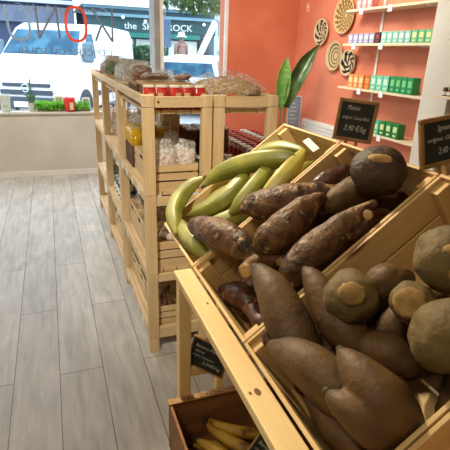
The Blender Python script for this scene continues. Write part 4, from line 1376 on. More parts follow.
# price tags clipped along the aisle edges
def price_tag(label, y, z, grp):
    o = obj('price_tag', boxes((0.3882, 0.3896, y-0.020, y+0.020, z-0.050, z-0.006)), white_card, loc=(0, 0, 0))
    return tag(o, label, 'price tag', grp)
for z, nm, ys in ((LEVELS[2], 'chest high', (2.32, 2.52, 2.72, 2.90, 3.30, 3.6)), (LEVELS[1], 'middle', (2.55, 2.8, 3.25, 3.55)), (LEVELS[0], 'bottom', (2.32, 2.47, 2.66, 2.88)), (LEVELS[3], 'top', (2.62, 2.80, 3.2))):
    for y in ys:
        price_tag('white price tag on the %s shelf edge along the aisle' % nm, y, z, 'price tags on the %s shelf edge' % nm)

# ------------------------------------------------------------------ sloping produce display
TH = R(37.5)
U = Vector((math.cos(TH), 0, math.sin(TH)))
NV = Vector((-math.sin(TH), 0, math.cos(TH)))
O0 = Vector((0.376, 0, 0.95))
def cp(u, v, n):
    return O0 + U*u + Vector((0, v, 0)) + NV*n
CD = 0.20      # crate depth
CL = 0.64       # crate length up the slope

st = thing('display_stand', 'pine stand with a sloping top that carries the produce crates', 'display stand', (0, 0, 0))
obj('front_rail', boxes((0.312, 0.3705, -0.55, 1.255, 0.924, 0.950)), pineY, st, bevel=0.004)
knot = mat('knot', srgb(122, 78, 38), srgb(92, 54, 26), scale=60, rough=0.6)
for (kx, ky, ka, kb) in ((0.341, 0.667, 0.0065, 0.011), (0.325, 0.668, 0.003, 0.005), (0.352, 1.03, 0.003, 0.006)):
    bm = lathed([(0, 0.0006), (1.0, 0.0006), (1.0, -0.004), (0, -0.004)], 18, Matrix.Translation((kx, ky, 0.950)) @ Matrix.Diagonal((ka, kb, 1, 1)))
    obj('knot', bm, knot, st)['label'] = 'dark oval knot'
obj('cross_rail', boxes((0.3685, 1.0, 1.240, 1.262, 0.53, 0.57)), pineX, st, bevel=0.002)
obj('leg', boxes((0.326, 0.368, 1.238, 1.278, 0, 0.9235)), pineZ, st, bevel=0.003)
obj('leg', boxes((0.326, 0.368, -0.5, -0.46, 0, 0.9235)), pineZ, st, bevel=0.003)
for y in (1.238, 0.40, -0.5):
    obj('leg', boxes((1.0, 1.042, y, y+0.04, 0, 1.11)), pineZ, st, bevel=0.003)
Mtilt = Matrix.Translation(O0) @ Matrix.Rotation(-TH, 4, 'Y')
for y in (-0.45, 0.10, 0.60, 1.06, 1.236, 1.62):
    bm = bmesh.new()
    box(bm, 0.01, 0.66, y, y+0.035, -CD-0.052, -CD-0.0125, Mtilt)
    obj('bearer', bm, pineX, st, bevel=0.002)
bm = bmesh.new()
for u in (0.06, 0.30, 0.54):
    box(bm, u, u+0.07, -0.55, 1.665, -CD-0.0122, -CD-0.001, Mtilt)
obj('slope_slat', bm, pineY, st, bevel=0.002)
bm = bmesh.new()
box(bm, 0.36, 1.05, 1.238, 1.27, 0.20, 0.235)
box(bm, 0.36, 1.05, -0.50, -0.47, 0.20, 0.235)
for x in (0.33, 0.47, 0.61, 0.75, 0.89):
    box(bm, x, x+0.12, -0.5, 1.237, 0.2355, 0.2495)
obj('lower_shelf', bm, pineY, st, bevel=0.002)
bm = bmesh.new()
box(bm, 0.60, 0.64, 1.60, 1.64, 0.0, 0.80)
box(bm, 0.95, 0.99, 1.60, 1.64, 0.0, 1.07)
box(bm, 0.95, 0.99, 1.239, 1.60, 0.55, 0.60)
obj('extension_leg', bm, pineZ, st, bevel=0.003)

def produce_crate(label, v0, v1):
    loc = cp(0, v0, -CD)
    o = thing('wooden_crate', label, 'crate', loc, (0, -TH, 0), 'sloping wooden crates of the display')
    W = v1-v0
    t = 0.009
    D = CD
    obj('front_panel', boxes((0, t, 0, W, 0.008, D)), crateY, o, bevel=0.0015)
    obj('back_panel', boxes((CL-t, CL, 0, W, 0.008, D)), crateY, o, bevel=0.0015)
    for a in (0.0, W-t):
        obj('side_panel', boxes((t+.0004, CL-t-.0004, a, a+t, 0.008, D*0.52), (t+.0004, CL-t-.0004, a, a+t, D*0.52+0.006, D)), crateX, o, bevel=0.0015)
    bm = bmesh.new()
    for k in range(5):
        box(bm, t+.001+k*(CL-2*t)/5, t+(k+1)*(CL-2*t)/5-0.006, 0.0, W, 0, 0.0075)
    obj('base', bm, crateY, o)
    for (a, b) in ((t, t), (CL-t-0.045, t), (t, W-t-0.026), (CL-t-0.045, W-t-0.026)):
        obj('corner_post', boxes((a+.0005, a+0.0445, b+.0005, b+0.0255, 0.0085, D-0.012)), crateZ, o, bevel=0.001)
    return o
produce_crate('sloping wooden crate heaped with green plantains', 1.262, 1.668)
produce_crate('sloping wooden crate heaped with brown cassava roots', 0.832, 1.258)
produce_crate('sloping wooden crate in front, heaped with smooth tan yams', 0.402, 0.828)
produce_crate('sloping wooden crate cut off by the bottom right photo corner', -0.03, 0.398)

plantain_m = mat('plantain_skin', srgb(146, 140, 60), srgb(108, 110, 40), scale=9, rough=0.42, bump=0.05, third=srgb(70, 62, 30), tscale=22, tlo=0.66, thi=0.74)
plantain_y = mat('plantain_yellow_skin', srgb(196, 178, 86), srgb(160, 148, 66), scale=8, rough=0.42, bump=0.05, third=srgb(96, 70, 34), tscale=20, tlo=0.64, thi=0.72)
stem_dark = mat('stem_dark', srgb(70, 58, 36), srgb(44, 36, 24), scale=30, rough=0.8)
cassava_m = mat('cassava_bark', srgb(118, 82, 46), srgb(58, 37, 21), scale=22, rough=0.5, bump=1.0, bscale=45, detail=9, lo=0.38, hi=0.62, third=srgb(172, 138, 92), tscale=30, tlo=0.58, thi=0.66)
cassava_red = mat('cassava_red_bark', srgb(92, 54, 36), srgb(52, 30, 20), scale=18, rough=0.32, bump=0.6, bscale=38, third=srgb(160, 120, 84), tscale=18, tlo=0.60, thi=0.66)
dark_yam_m = mat('dark_yam_bark', srgb(80, 58, 38), srgb(50, 35, 24), scale=22, rough=0.6, bump=0.8, bscale=50)
yam_m = mat('yam_skin', srgb(106, 76, 37), srgb(80, 57, 29), scale=10, rough=0.6, bump=0.3, bscale=60, third=srgb(66, 46, 28), tscale=13, tlo=0.50, thi=0.70)
yam_grey = mat('yam_grey_skin', srgb(118, 98, 56), srgb(86, 72, 40), scale=14, rough=0.7, bump=0.6, bscale=40, third=srgb(134, 110, 68), tscale=14, tlo=0.52, thi=0.68)
cut_m = mat('cut_flesh', srgb(206, 172, 112), srgb(160, 118, 68), scale=40, rough=0.7, bump=0.3)
cut_dull = mat('dull_cut_face', srgb(176, 140, 80), srgb(128, 98, 54), scale=30, rough=0.8, bump=0.4)

def local_pts(P):
    W = [(*cp(u, v, n), r) for (u, v, n, r) in P]
    c = sum((Vector(w[:3]) for w in W), Vector())/len(W)
    return [(*(Vector(w[:3])-c), w[3]) for w in W], c

def tuber(name, label, cat, P, m, seed, amp=0.06, freq=14, facets=0, fa=0.0, grp=None, cut=None, cutm=None, tips=None, ends=(True, True), n=22, seg=26, dn=0.0, rs=1.0):
    P = [(u, v, nn_+dn, r*rs) for (u, v, nn_, r) in P]
    L_, c = local_pts(P)
    bm, PP, RR = tuber_bm(L_, seg, n, amp, freq, seed, facets, fa, ends)
    o = obj(name, bm, m, smooth=True, loc=c)
    tag(o, label, cat, grp)
    for e in (cut or ()):
        i, j = (0, 1) if e == 0 else (-1, -2)
        p, q = Vector(L_[i][:3]), Vector(L_[j][:3])
        ax = (p-q).normalized()
        rr = L_[i][3]
        M = Matrix.Translation(p + ax*(0.000 if not ends[0 if e == 0 else 1] else rr*0.72)) @ ax.to_track_quat('Z', 'Y').to_matrix().to_4x4()
        b2 = lathed([(0, 0.003), (rr*0.5, 0.0035), (rr*0.86, 0.002), (rr*0.97, -0.002), (rr*0.9, -0.006), (0, -0.006)], 20, M)
        for v in b2.verts:
            v.co += Vector((noise.noise(v.co*90), noise.noise(v.co*90+Vector((5, 5, 5))), noise.noise(v.co*90+Vector((9, 2, 7)))))*0.002
        obj('cut_end', b2, cutm or cut_m, o, smooth=True)['label'] = 'pale cut end'
    for e in (tips or ()):
        i, j = (0, 1) if e == 0 else (-1, -2)
        p, q = Vector(L_[i][:3]), Vector(L_[j][:3])
        ax = (p-q).normalized()
        rr = max(0.0055, L_[i][3]*0.62)
        b2 = bmesh.new()
        tube(b2, [p-ax*0.006, p+ax*0.008, p+ax*0.02, p+ax*0.026], [rr*1.15, rr, rr*0.9, rr*0.6], 10)
        obj('stem_tip', b2, stem_dark, o, smooth=True)['label'] = 'dark dried tip'
    return o

PLANTAIN = [
 ('longest green plantain arched across the top of the heap', [(0.228, 1.600, 0.045, 0.011), (0.268, 1.591, 0.05, 0.026), (0.331, 1.552, 0.05, 0.036), (0.402, 1.485, 0.045, 0.038), (0.454, 1.419, 0.035, 0.036), (0.492, 1.375, 0.02, 0.027), (0.508, 1.349, 0.005, 0.013)], 0),
 ('curved green plantain hanging down at the aisle end of the crate', [(0.232, 1.640, 0.055, 0.011), (0.190, 1.658, 0.055, 0.025), (0.124, 1.650, 0.05, 0.033), (0.066, 1.595, 0.045, 0.033), (0.040, 1.530, 0.035, 0.027), (0.022, 1.472, 0.03, 0.010)], 0),
 ('green plantain lying in the middle of the crate under the long one', [(0.109, 1.545, 0.01, 0.011), (0.134, 1.525, 0.01, 0.026), (0.193, 1.480, 0.01, 0.032), (0.268, 1.466, 0.01, 0.034), (0.333, 1.487, 0.01, 0.028), (0.362, 1.500, 0.01, 0.011)], 0),
 ('green plantain with blunt pale tip in front of the middle one', [(0.217, 1.349, 0.015, 0.010), (0.255, 1.347, 0.02, 0.024), (0.31, 1.362, 0.02, 0.030), (0.369, 1.390, 0.015, 0.031), (0.414, 1.430, 0.005, 0.026), (0.434, 1.455, 0.0, 0.016)], 0),
 ('yellow plantain leaning along the divider towards the back', [(0.303, 1.300, 0.0, 0.013), (0.351, 1.306, 0.0, 0.027), (0.417, 1.315, 0.005, 0.034), (0.486, 1.345, 0.0, 0.031), (0.546, 1.381, -0.005, 0.016)], 1),
 ('green plantain at the very back under the long arched one', [(0.448, 1.635, -0.01, 0.014), (0.485, 1.59, -0.005, 0.028), (0.53, 1.515, -0.005, 0.030), (0.555, 1.427, -0.01, 0.019), (0.56, 1.384, -0.015, 0.010)], 0),
 ('short green plantain pointing up at the lower aisle corner', [(0.062, 1.555, 0.01, 0.011), (0.052, 1.496, 0.01, 0.029), (0.048, 1.405, 0.0, 0.034), (0.053, 1.33, -0.01, 0.028), (0.056, 1.285, -0.02, 0.012)], 0),
 ('shaded green plantain between the middle one and the yellow one', [(0.346, 1.405, -0.06, 0.018), (0.398, 1.415, -0.055, 0.032), (0.462, 1.430, -0.06, 0.034), (0.515, 1.45, -0.065, 0.017)], 0),
 ('green plantain lying in front of the blunt tipped one', [(0.106, 1.410, 0.0, 0.010), (0.154, 1.392, 0.0, 0.022), (0.22, 1.375, -0.02, 0.029), (0.292, 1.375, -0.035, 0.029), (0.336, 1.40, -0.045, 0.015)], 0),
 ('half hidden green plantain in the shade below the long arched one', [(0.152, 1.640, -0.06, 0.016), (0.211, 1.618, -0.05, 0.034), (0.286, 1.59, -0.05, 0.036), (0.353, 1.57, -0.06, 0.022)], 0),
]
for k, (lb, P, y) in enumerate(PLANTAIN):
    tuber('plantain', lb, 'plantain', P, plantain_y if y else plantain_m, k, 0.02, 12, 5, 0.075, 'plantains in the crate', tips=(() if k in (3, 4, 7, 8, 9) else (0,)), n=20, rs=1.0)

CASSAVA = [
 ('thick cassava root lying over the crate edge towards the plantains', [(0.085, 1.375, 0.055, 0.020), (0.107, 1.310, 0.065, 0.037), (0.136, 1.205, 0.055, 0.048), (0.161, 1.115, 0.03, 0.041), (0.172, 1.065, 0.005, 0.023)], cassava_m, None),
 ('stout dark cassava root at the back left against the divider', [(0.250, 1.238, 0.05, 0.018), (0.278, 1.208, 0.05, 0.043), (0.322, 1.165, 0.04, 0.052), (0.396, 1.120, 0.02, 0.044), (0.47, 1.085, -0.01, 0.026)], cassava_m, None),
 ('long cassava root in the middle of the crate, tapering up to a thin neck', [(0.19, 1.073, 0.01, 0.026), (0.229, 1.050, 0.03, 0.043), (0.306, 1.040, 0.035, 0.046), (0.378, 1.050, 0.03, 0.034), (0.423, 1.055, 0.02, 0.014)], cassava_m, None),
 ('longest cassava root on the near side, ending in a thin broken neck', [(0.175, 0.904, 0.0, 0.023), (0.22, 0.897, 0.015, 0.038), (0.298, 0.897, 0.02, 0.043), (0.387, 0.897, 0.02, 0.032), (0.456, 0.893, 0.02, 0.014), (0.476, 0.888, 0.02, 0.010)], cassava_m, None),
 ('lighter brown cassava root half under the big round one', [(0.425, 1.070, -0.03, 0.018), (0.448, 1.052, -0.02, 0.037), (0.493, 1.05, -0.03, 0.046), (0.55, 1.04, -0.04, 0.045)], yam_m, None),
 ('dark cassava root with flaking bark at the back of the crate', [(0.450, 1.215, -0.05, 0.024), (0.480, 1.20, -0.045, 0.038), (0.52, 1.19, -0.045, 0.038), (0.570, 1.185, -0.05, 0.026)], cassava_red, None),
 ('broken cassava stub whose pale cut end faces the aisle', [(0.118, 1.000, 0.036, 0.0215), (0.140, 1.028, 0.015, 0.024), (0.185, 1.045, -0.012, 0.028), (0.230, 1.030, -0.045, 0.022)], cassava_m, (0,)),
 ('small cassava piece tucked between the thick root and the middle root', [(0.18, 1.20, -0.03, 0.016), (0.205, 1.170, -0.04, 0.022), (0.231, 1.13, -0.05, 0.018)], cassava_m, None),
 ('glossy reddish cassava root at the front corner near the rail', [(0.032, 1.165, -0.08, 0.018), (0.052, 1.11, -0.075, 0.038), (0.066, 1.050, -0.075, 0.039), (0.074, 1.00, -0.085, 0.022)], cassava_red, None),
 ('small reddish cassava root beside the stub, close to the front panel', [(0.055, 0.992, -0.06, 0.014), (0.066, 0.955, -0.06, 0.025), (0.062, 0.905, -0.06, 0.024), (0.058, 0.872, -0.07, 0.013)], cassava_red, None),
]
for k, (lb, P, m_, cut) in enumerate(CASSAVA):
    tuber('cassava_root', lb, 'cassava', P, m_, k+20, 0.10, 20, grp='roots in the cassava crate', cut=cut, ends=(cut is None, True), n=26, seg=34)

def lump(name, label, cat, c, rad, m, seed, axis, flat=1.0, amp=0.06, cuts=(), grp=None, cutm=None):
    """round tuber; axis is the direction its crown faces; cuts are (direction, size, shape) patches"""
    bm = bmesh.new()
    bmesh.ops.create_icosphere(bm, subdivisions=4, radius=1.0)
    ax = Vector(axis).normalized()
    Q = ax.to_track_quat('Z', 'Y').to_matrix()
    off = Vector((seed*1.7, seed*0.9, seed*2.9))
    for v in bm.verts:
        d = v.co.copy()
        k = 1 + amp*(noise.noise(d*1.6+off)*1.3 + 0.5*noise.noise(d*4.5+off) + 0.25*noise.noise(d*9+off))
        v.co = Q @ Vector((d.x*rad*k, d.y*rad*k, d.z*rad*k*flat))
    o = obj(name, bm, m, smooth=True, loc=c)
    tag(o, label, cat, grp)
    for (dr, a, b) in cuts:
        dv = Vector(dr).normalized()
        s = (Q @ Vector((0, 0, 0))) if False else None
        # surface distance along dv on the flattened ball
        loc_d = Q.transposed() @ dv
        dist = rad/math.sqrt(loc_d.x**2 + loc_d.y**2 + (loc_d.z/flat)**2)
        M = Matrix.Translation(dv*(dist*0.955)) @ dv.to_track_quat('Z', 'Y').to_matrix().to_4x4()
        b2 = lathed([(0, 0.007), (0.45, 0.006), (0.8, 0.0045), (1.0, 0.0), (0.9, -0.005), (0, -0.005)], 24)
        for v in b2.verts:
            q = noise.noise(Vector((v.co.x*4, v.co.y*4, seed)))*0.18
            v.co.x *= a*(1+q)
            v.co.y *= b*(1+q)
        b2.transform(M)
        obj('cut_face', b2, cutm or cut_m, o, smooth=True)['label'] = 'pale cut face'
    return o

c5 = cp(0.560, 0.955, 0.035)
toc = (Vector((0, 0, EYE)) - c5).normalized()
lump('round_yam', 'big round dark yam with a pale lens shaped cut, topmost in the cassava crate', 'yam', c5, 0.074, dark_yam_m, 3, (0.2, 0.1, 1), 0.92, 0.05,
     [((toc.x, toc.y, toc.z+0.62), 0.030, 0.014)], 'roots in the cassava crate')
sn = tuber('cassava_root', 'thin cassava end with a round pale cut beside the big round yam', 'cassava', [(0.440, 0.864, 0.022, 0.0135), (0.456, 0.884, 0.002, 0.014), (0.49, 0.90, -0.04, 0.016), (0.52, 0.905, -0.08, 0.014)], cassava_red, 41, 0.06, 20, grp='roots in the cassava crate', cut=(0,), ends=(False, True))

YAM = [
 ('tall pointed tan yam standing nearest the rail at the cassava divider', [(0.143, 0.945, 0.065, 0.010), (0.143, 0.900, 0.065, 0.0295), (0.131, 0.820, 0.05, 0.044), (0.11, 0.758, 0.01, 0.052), (0.092, 0.700, -0.03, 0.044), (0.09, 0.660, -0.05, 0.024)], yam_m, None),
 ('second pointed tan yam leaning on the divider behind the tall one', [(0.226, 0.825, 0.05, 0.009), (0.222, 0.790, 0.045, 0.026), (0.208, 0.740, 0.015, 0.040), (0.198, 0.684, -0.02, 0.046), (0.195, 0.643, -0.05, 0.032)], yam_m, None),
 ('tan yam with a broken woody tip lying along the front panel', [(0.050, 0.752, 0.012, 0.0125), (0.065, 0.719, 0.012, 0.029), (0.084, 0.655, 0.015, 0.045), (0.095, 0.597, 0.0, 0.049), (0.10, 0.545, -0.02, 0.040), (0.102, 0.510, -0.03, 0.018)], yam_m, (0,)),
 ('half buried tan yam at the bottom of the front crate', [(0.045, 0.64, -0.075, 0.017), (0.053, 0.585, -0.075, 0.036), (0.058, 0.52, -0.075, 0.037), (0.057, 0.48, -0.085, 0.025)], yam_m, None),
 ('shaded round yam between the forked one and the cut ones', [(0.194, 0.622, -0.04, 0.024), (0.212, 0.600, -0.035, 0.038), (0.226, 0.572, -0.04, 0.042), (0.236, 0.545, -0.05, 0.028)], yam_m, None),
]
for k, (lb, P, m_, cut) in enumerate(YAM):
    tuber('yam', lb, 'yam', P, m_, k+50, 0.07, 14, grp='yams in the front crate', cut=cut, ends=(cut is None, True), n=26, seg=30)
bt = bpy.data.objects['yam.002']
pw = [cp(0.050, 0.752, 0.012) + d - bt.location for d in (Vector((0.004, -0.01, 0.0)), Vector((-0.004, 0.012, 0.008)), Vector((0.006, 0.024, 0.020)), Vector((0.022, 0.022, 0.022)), Vector((0.028, 0.008, 0.014)))]
bm = bmesh.new()
tube(bm, spline([tuple(p) for p in pw], 12), [0.0125-0.0004*i for i in range(13)], 12)
for v in bm.verts:
    v.co += Vector((noise.noise(v.co*120), noise.noise(v.co*120+Vector((3, 3, 3))), noise.noise(v.co*120+Vector((7, 1, 4)))))*0.0025
obj('woody_tip', bm, cassava_red, bt, smooth=True)['label'] = 'curled dark woody tip'
# the forked yam: two lobes grown into one body
P1 = [(0.152, 0.574, 0.06, 0.0095), (0.149, 0.543, 0.06, 0.026), (0.147, 0.497, 0.045, 0.042), (0.147, 0.468, 0.015, 0.050), (0.145, 0.460, -0.03, 0.046), (0.14, 0.457, -0.08, 0.035)]
P2 = [(0.085, 0.529, 0.055, 0.0085), (0.088, 0.508, 0.055, 0.020), (0.095, 0.482, 0.045, 0.030), (0.104, 0.462, 0.015, 0.038), (0.112, 0.458, -0.03, 0.038)]
L1p, cc = local_pts(P1)
bm, _, _ = tuber_bm(L1p, 28, 26, 0.04, 12, 61)
L2p = [(*(cp(u, v, n)-cc), r) for (u, v, n, r) in P2]
b2, _, _ = tuber_bm(L2p, 28, 26, 0.04, 12, 62)
join_bm(bm, b2)
fy = obj('forked_yam', bm, yam_m, smooth=True, loc=cc)
rm = fy.modifiers.new('merge', 'REMESH')
rm.mode = 'VOXEL'
rm.voxel_size = 0.004
rm.use_smooth_shade = True
sm_ = fy.modifiers.new('soften', 'SMOOTH')
sm_.factor = 0.6
sm_.iterations = 7
tag(fy, 'large forked tan yam with two lobes, lowest in the front crate', 'yam', 'yams in the front crate')
for Lp in (L1p, L2p):
    p, q = Vector(Lp[0][:3]), Vector(Lp[1][:3])
    ax = (p-q).normalized()
    M = Matrix.Translation(p+ax*0.003) @ ax.to_track_quat('Z', 'Y').to_matrix().to_4x4()
    obj('lobe_tip', lathed([(0, 0.008), (0.006, 0.007), (0.009, 0.0), (0.010, -0.006), (0, -0.006)], 12, M), stem_dark, fy, smooth=True)

def facing(c, add=(0, 0, 0)):
    d = (Vector((0, 0, EYE)) - c).normalized() + Vector(add)
    return d.normalized()
for (lb, (u, v, n), r, m_, seed, add, fl, cuts, cm) in (
    ('round yam with a flat peeled crown, left of the cut ones', (0.251, 0.688, 0.03), 0.058, yam_grey, 4, (0, 0, 0.1), 1.15, [((0, 0, 0.10), 0.028, 0.024)], cut_dull),
    ('yam with a tan cut face turned to the aisle, below the biggest grey one', (0.322, 0.588, 0.012), 0.043, yam_grey, 5, (0, 0.05, 0), 1.2, [((-0.1, 0.05, -0.02), 0.032, 0.030)], cut_dull),
    ('biggest greyish yam against the right photo edge, upper of the two', (0.425, 0.580, 0.045), 0.064, yam_grey, 6, (0.1, 0, 0.4), 1.1, [((-0.1, -0.1, 0.42), 0.016, 0.012), ((0.05, -0.22, -0.35), 0.010, 0.016)], cut_dull),
    ('greyish yam against the right photo edge, lower of the two', (0.300, 0.470, 0.04), 0.060, yam_grey, 7, (0.3, 0, 0.6), 1.2, [], None),
    ('brownish yam lump behind the flat crowned one', (0.330, 0.690, -0.01), 0.044, yam_m, 8, (0.5, 0, 0.3), 1.2, [], None)):
    c = cp(u, v, n)
    ax = facing(c, add)
    cl = [(facing(c, a_), x_, y_) for (a_, x_, y_) in cuts]
    lump('yam', lb, 'yam', c, r, m_, seed, ax, fl, 0.075, cl, 'yams in the front crate', cm)

# white paper slip in the plantain crate
sl = obj('paper_label', boxes((-0.036, 0.036, -0.013, 0.013, -0.0006, 0.0006)), white_card, loc=cp(0.588, 1.378, 0.0), rot=(Vector((-0.5, -0.35, 0.8)).to_track_quat('Z', 'Y') @ Matrix.Rotation(R(-35), 3, 'Z').to_quaternion()).to_euler())
tag(sl, 'white paper slip stuck inside the back of the plantain crate', 'label')

# lower layer of each heap, filler added to darken the gaps
LOW = random.Random(21)
def low_layer(name, label, cat, v0, v1, m, grp, spots, rr, seed):
    for k, (u, v, a) in enumerate(spots):
        du, dv = 0.085*math.cos(a), 0.085*math.sin(a)
        P = [(u-du, v-dv, -0.135, rr*0.55), (u-du*0.4, v-dv*0.4, -0.13, rr), (u+du*0.4, v+dv*0.4, -0.13, rr), (u+du, v+dv, -0.14, rr*0.5)]
        tuber(name, label, cat, P, m, seed+k, 0.08, 16, grp=grp, n=16, seg=16)
low_layer('cassava_root', 'filler cassava root added in the dark at the bottom of the cassava crate', 'cassava', 0.832, 1.258, cassava_red, 'lower roots in the cassava crate',
          [(0.13, 0.93, 0.3), (0.13, 1.03, -0.2), (0.14, 1.16, 0.2), (0.32, 0.91, 0.1), (0.33, 1.0, 0.0), (0.33, 1.10, -0.1), (0.33, 1.19, 0.1), (0.52, 0.92, 0.2), (0.53, 1.02, 0.0), (0.53, 1.12, 0.1), (0.53, 1.20, 0.0)], 0.040, 200)
low_layer('yam', 'filler yam added in the dark at the bottom of the front crate', 'yam', 0.402, 0.828, yam_m, 'lower yams in the front crate',
          [(0.13, 0.75, 0.2), (0.14, 0.64, -0.1), (0.32, 0.48, 0.1), (0.33, 0.58, 0.0), (0.33, 0.68, -0.1), (0.33, 0.77, 0.1), (0.50, 0.48, 0.0), (0.51, 0.58, 0.1)], 0.042, 220)
low_layer('plantain', 'filler plantain added in the dark at the bottom of its crate', 'plantain', 1.262, 1.668, plantain_m, 'lower plantains in the crate',
          [(0.13, 1.35, 0.3), (0.14, 1.46, 0.1), (0.14, 1.57, -0.2), (0.33, 1.36, 0.1), (0.34, 1.47, 0.0), (0.33, 1.58, 0.1), (0.52, 1.36, 0.0), (0.52, 1.48, 0.2), (0.52, 1.59, 0.0)], 0.032, 240)

# ------------------------------------------------------------------ chalkboards
def chalkboard(label, cen, w, h, az, lean, roll, lines, fm=None, fr=0.012, legs=True, grp='chalkboard price signs'):
    """faces -Y before rotation; lines = (text, x, z, size, width)"""
    o = thing('chalkboard', label, 'chalkboard', cen, group=grp)
    o.rotation_mode = 'XYZ'
    Mr = Matrix.Rotation(R(az), 4, 'Z') @ Matrix.Rotation(R(-lean), 4, 'X') @ Matrix.Rotation(R(roll), 4, 'Y')
    o.rotation_euler = Mr.to_euler()
    obj('slate', boxes((-w/2+0.004, w/2-0.004, -0.003, 0.004, -h/2+0.004, h/2-0.004)), slate, o)
    obj('frame', boxes((-w/2, w/2, -0.006, 0.006, h/2-fr, h/2), (-w/2, w/2, -0.006, 0.006, -h/2, -h/2+fr),
                       (-w/2, -w/2+fr, -0.006, 0.006, -h/2+fr, h/2-fr), (w/2-fr, w/2, -0.006, 0.006, -h/2+fr, h/2-fr)), fm or frame_wood, o, bevel=0.003)
    bm = bmesh.new()
    for (s, x, z, size, wd) in lines:
        join_bm(bm, text_bm(s, size, 0.0002, width=wd, shear=0.22), Matrix.Translation((x, -0.0035, z)) @ Matrix.Rotation(R(90), 4, 'X'))
    obj('chalk_writing', bm, chalk, o)
    if legs:
        obj('peg', boxes((-0.022, -0.012, -0.004, 0.004, -h/2-0.03, -h/2+0.001)), frame_wood, o)
        obj('peg', boxes((0.012, 0.022, -0.004, 0.004, -h/2-0.03, -h/2+0.001)), frame_wood, o)
    return o
chalkboard('chalkboard reading 3,90 €/kg on the back edge of the cassava crate', (0.950, 1.288, 1.402), 0.130, 0.138, -40, 8, 4,
           [('Manioc', -0.034, 0.034, 0.022, 0.042), ('origine: Costa Rica', -0.046, 0.004, 0.015, 0.088), ('3,90 €/kg', -0.034, -0.034, 0.026, 0.074)])
chalkboard('chalkboard starting 2,4 cut off by the right photo edge, above the yam crate', (0.947, 0.905, 1.405), 0.165, 0.128, 6, 10, -6,
           [('Igname', -0.022, 0.028, 0.020, 0.062), ('origine: Ghana', -0.060, 0.002, 0.016, 0.115), ('2,40 €/kg', -0.020, -0.032, 0.024, 0.080)])
chalkboard('chalkboard reading Banane Plantain hung beside the stand leg', (0.4235, 1.216, 0.620), 0.138, 0.128, -40, 0, 13,
           [('Banane Plantain', -0.054, 0.026, 0.017, 0.104), ('jaune', -0.050, 0.006, 0.014, 0.034), ('origine: Cameroun', -0.058, -0.014, 0.013, 0.080), ('2,50€/kg', -0.016, -0.038, 0.019, 0.068)], fr=0.006, legs=False)
chalkboard('small pale framed chalkboard poking out of the banana crate on the lower shelf', (0.520, 0.958, 0.412), 0.085, 0.115, -45, 25, 22,
           [('Banane', -0.028, 0.022, 0.018, 0.05), ('origine', -0.028, 0.0, 0.014, 0.04), ('1,90€', -0.020, -0.026, 0.018, 0.044)], green_frame, 0.007, legs=False)

# ------------------------------------------------------------------ banana crate on the lower shelf
bc = thing('banana_crate', 'brown wooden crate of ripe bananas on the lower shelf of the stand', 'crate', (0.284, 0.62, 0.25))
CW, CDp, CH = 0.50, 0.612, 0.20
obj('side_panel', boxes((0, 0.010, 0.010, CDp-0.010, 0.012, CH)), brownwood, bc, bevel=0.002)
obj('side_panel', boxes((CW-0.010, CW, 0.010, CDp-0.010, 0.012, CH)), brownwood, bc, bevel=0.002)
obj('end_panel', boxes((0, CW, 0, 0.010, 0.012, CH)), brownwood, bc, bevel=0.002)
obj('end_panel', boxes((0, CW, CDp-0.014, CDp, 0.012, CH)), brownwood, bc, bevel=0.002)
obj('top_rim', boxes((-0.004, CW+0.004, CDp-0.022, CDp+0.004, CH, CH+0.006)), mat('crate_rim', srgb(178, 136, 84), srgb(152, 110, 64), scale=20, rough=0.7), bc)
obj('base', boxes((0, CW, 0, CDp, 0, 0.0115)), brownwood, bc)
obj('printed_text', text_bm('VAL  DACHOINO  NUBIOMARTI', 0.022, 0.0003, width=0.40), mat('crate_print', srgb(78, 46, 26), rough=0.8), bc, loc=(0.045, CDp-0.019, CH+0.0065))
banana_m = mat('banana_skin', srgb(206, 168, 60), srgb(176, 134, 46), scale=10, rough=0.5, third=srgb(92, 62, 28), tscale=18, tlo=0.54, thi=0.66)
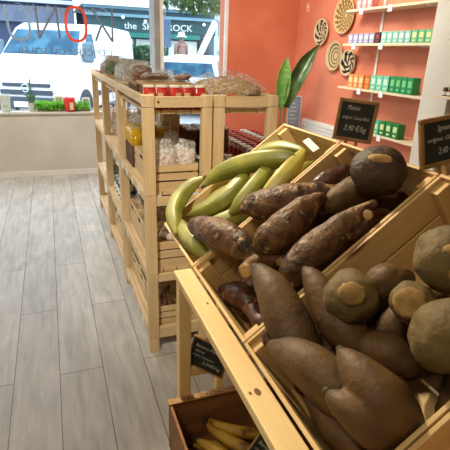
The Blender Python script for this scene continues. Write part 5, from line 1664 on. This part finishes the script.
def banana(label, pts, seed):
    c = sum((Vector(p[:3]) for p in pts), Vector())/len(pts)
    L_ = [(*(Vector(p[:3])-c), p[3]) for p in pts]
    bm, PP, RR = tuber_bm(L_, 22, 18, 0.03, 14, seed, 5, 0.05)
    o = obj('banana', bm, banana_m, smooth=True, loc=c)
    tag(o, label, 'banana', 'bananas in the lower crate')
    p, q = Vector(L_[0][:3]), Vector(L_[1][:3])
    ax = (p-q).normalized()
    b2 = bmesh.new()
    tube(b2, [p-ax*0.006, p+ax*0.012, p+ax*0.028], [0.0085, 0.0075, 0.008], 10)
    obj('stem', b2, stem_dark, o, smooth=True)['label'] = 'blackened stem'
    return o
ZB = 0.335
banana('ripe banana farthest back in the brown crate', [(0.425, 1.185, ZB+0.03, 0.009), (0.445, 1.155, ZB+0.03, 0.017), (0.50, 1.115, ZB+0.025, 0.021), (0.56, 1.095, ZB+0.015, 0.019), (0.61, 1.10, ZB, 0.008)], 1)
banana('ripe banana in the middle of the brown crate', [(0.412, 1.168, ZB+0.03, 0.009), (0.425, 1.130, ZB+0.03, 0.017), (0.47, 1.070, ZB+0.025, 0.021), (0.53, 1.02, ZB+0.012, 0.019), (0.575, 1.0, ZB, 0.008)], 2)
banana('ripe banana nearest the aisle in the brown crate', [(0.362, 1.120, ZB+0.02, 0.009), (0.378, 1.092, ZB+0.025, 0.017), (0.415, 1.040, ZB+0.025, 0.021), (0.46, 0.985, ZB+0.015, 0.019), (0.50, 0.96, ZB+0.0, 0.008)], 3)
banana('ripe banana under the others in the brown crate', [(0.36, 1.16, ZB-0.04, 0.009), (0.40, 1.14, ZB-0.035, 0.018), (0.47, 1.12, ZB-0.035, 0.021), (0.54, 1.13, ZB-0.035, 0.019), (0.59, 1.16, ZB-0.04, 0.008)], 4)
banana('ripe banana at the near end of the brown crate', [(0.33, 1.07, ZB+0.0, 0.009), (0.345, 1.03, ZB+0.005, 0.017), (0.375, 0.96, ZB+0.0, 0.021), (0.42, 0.90, ZB, 0.019), (0.46, 0.87, ZB-0.01, 0.008)], 5)
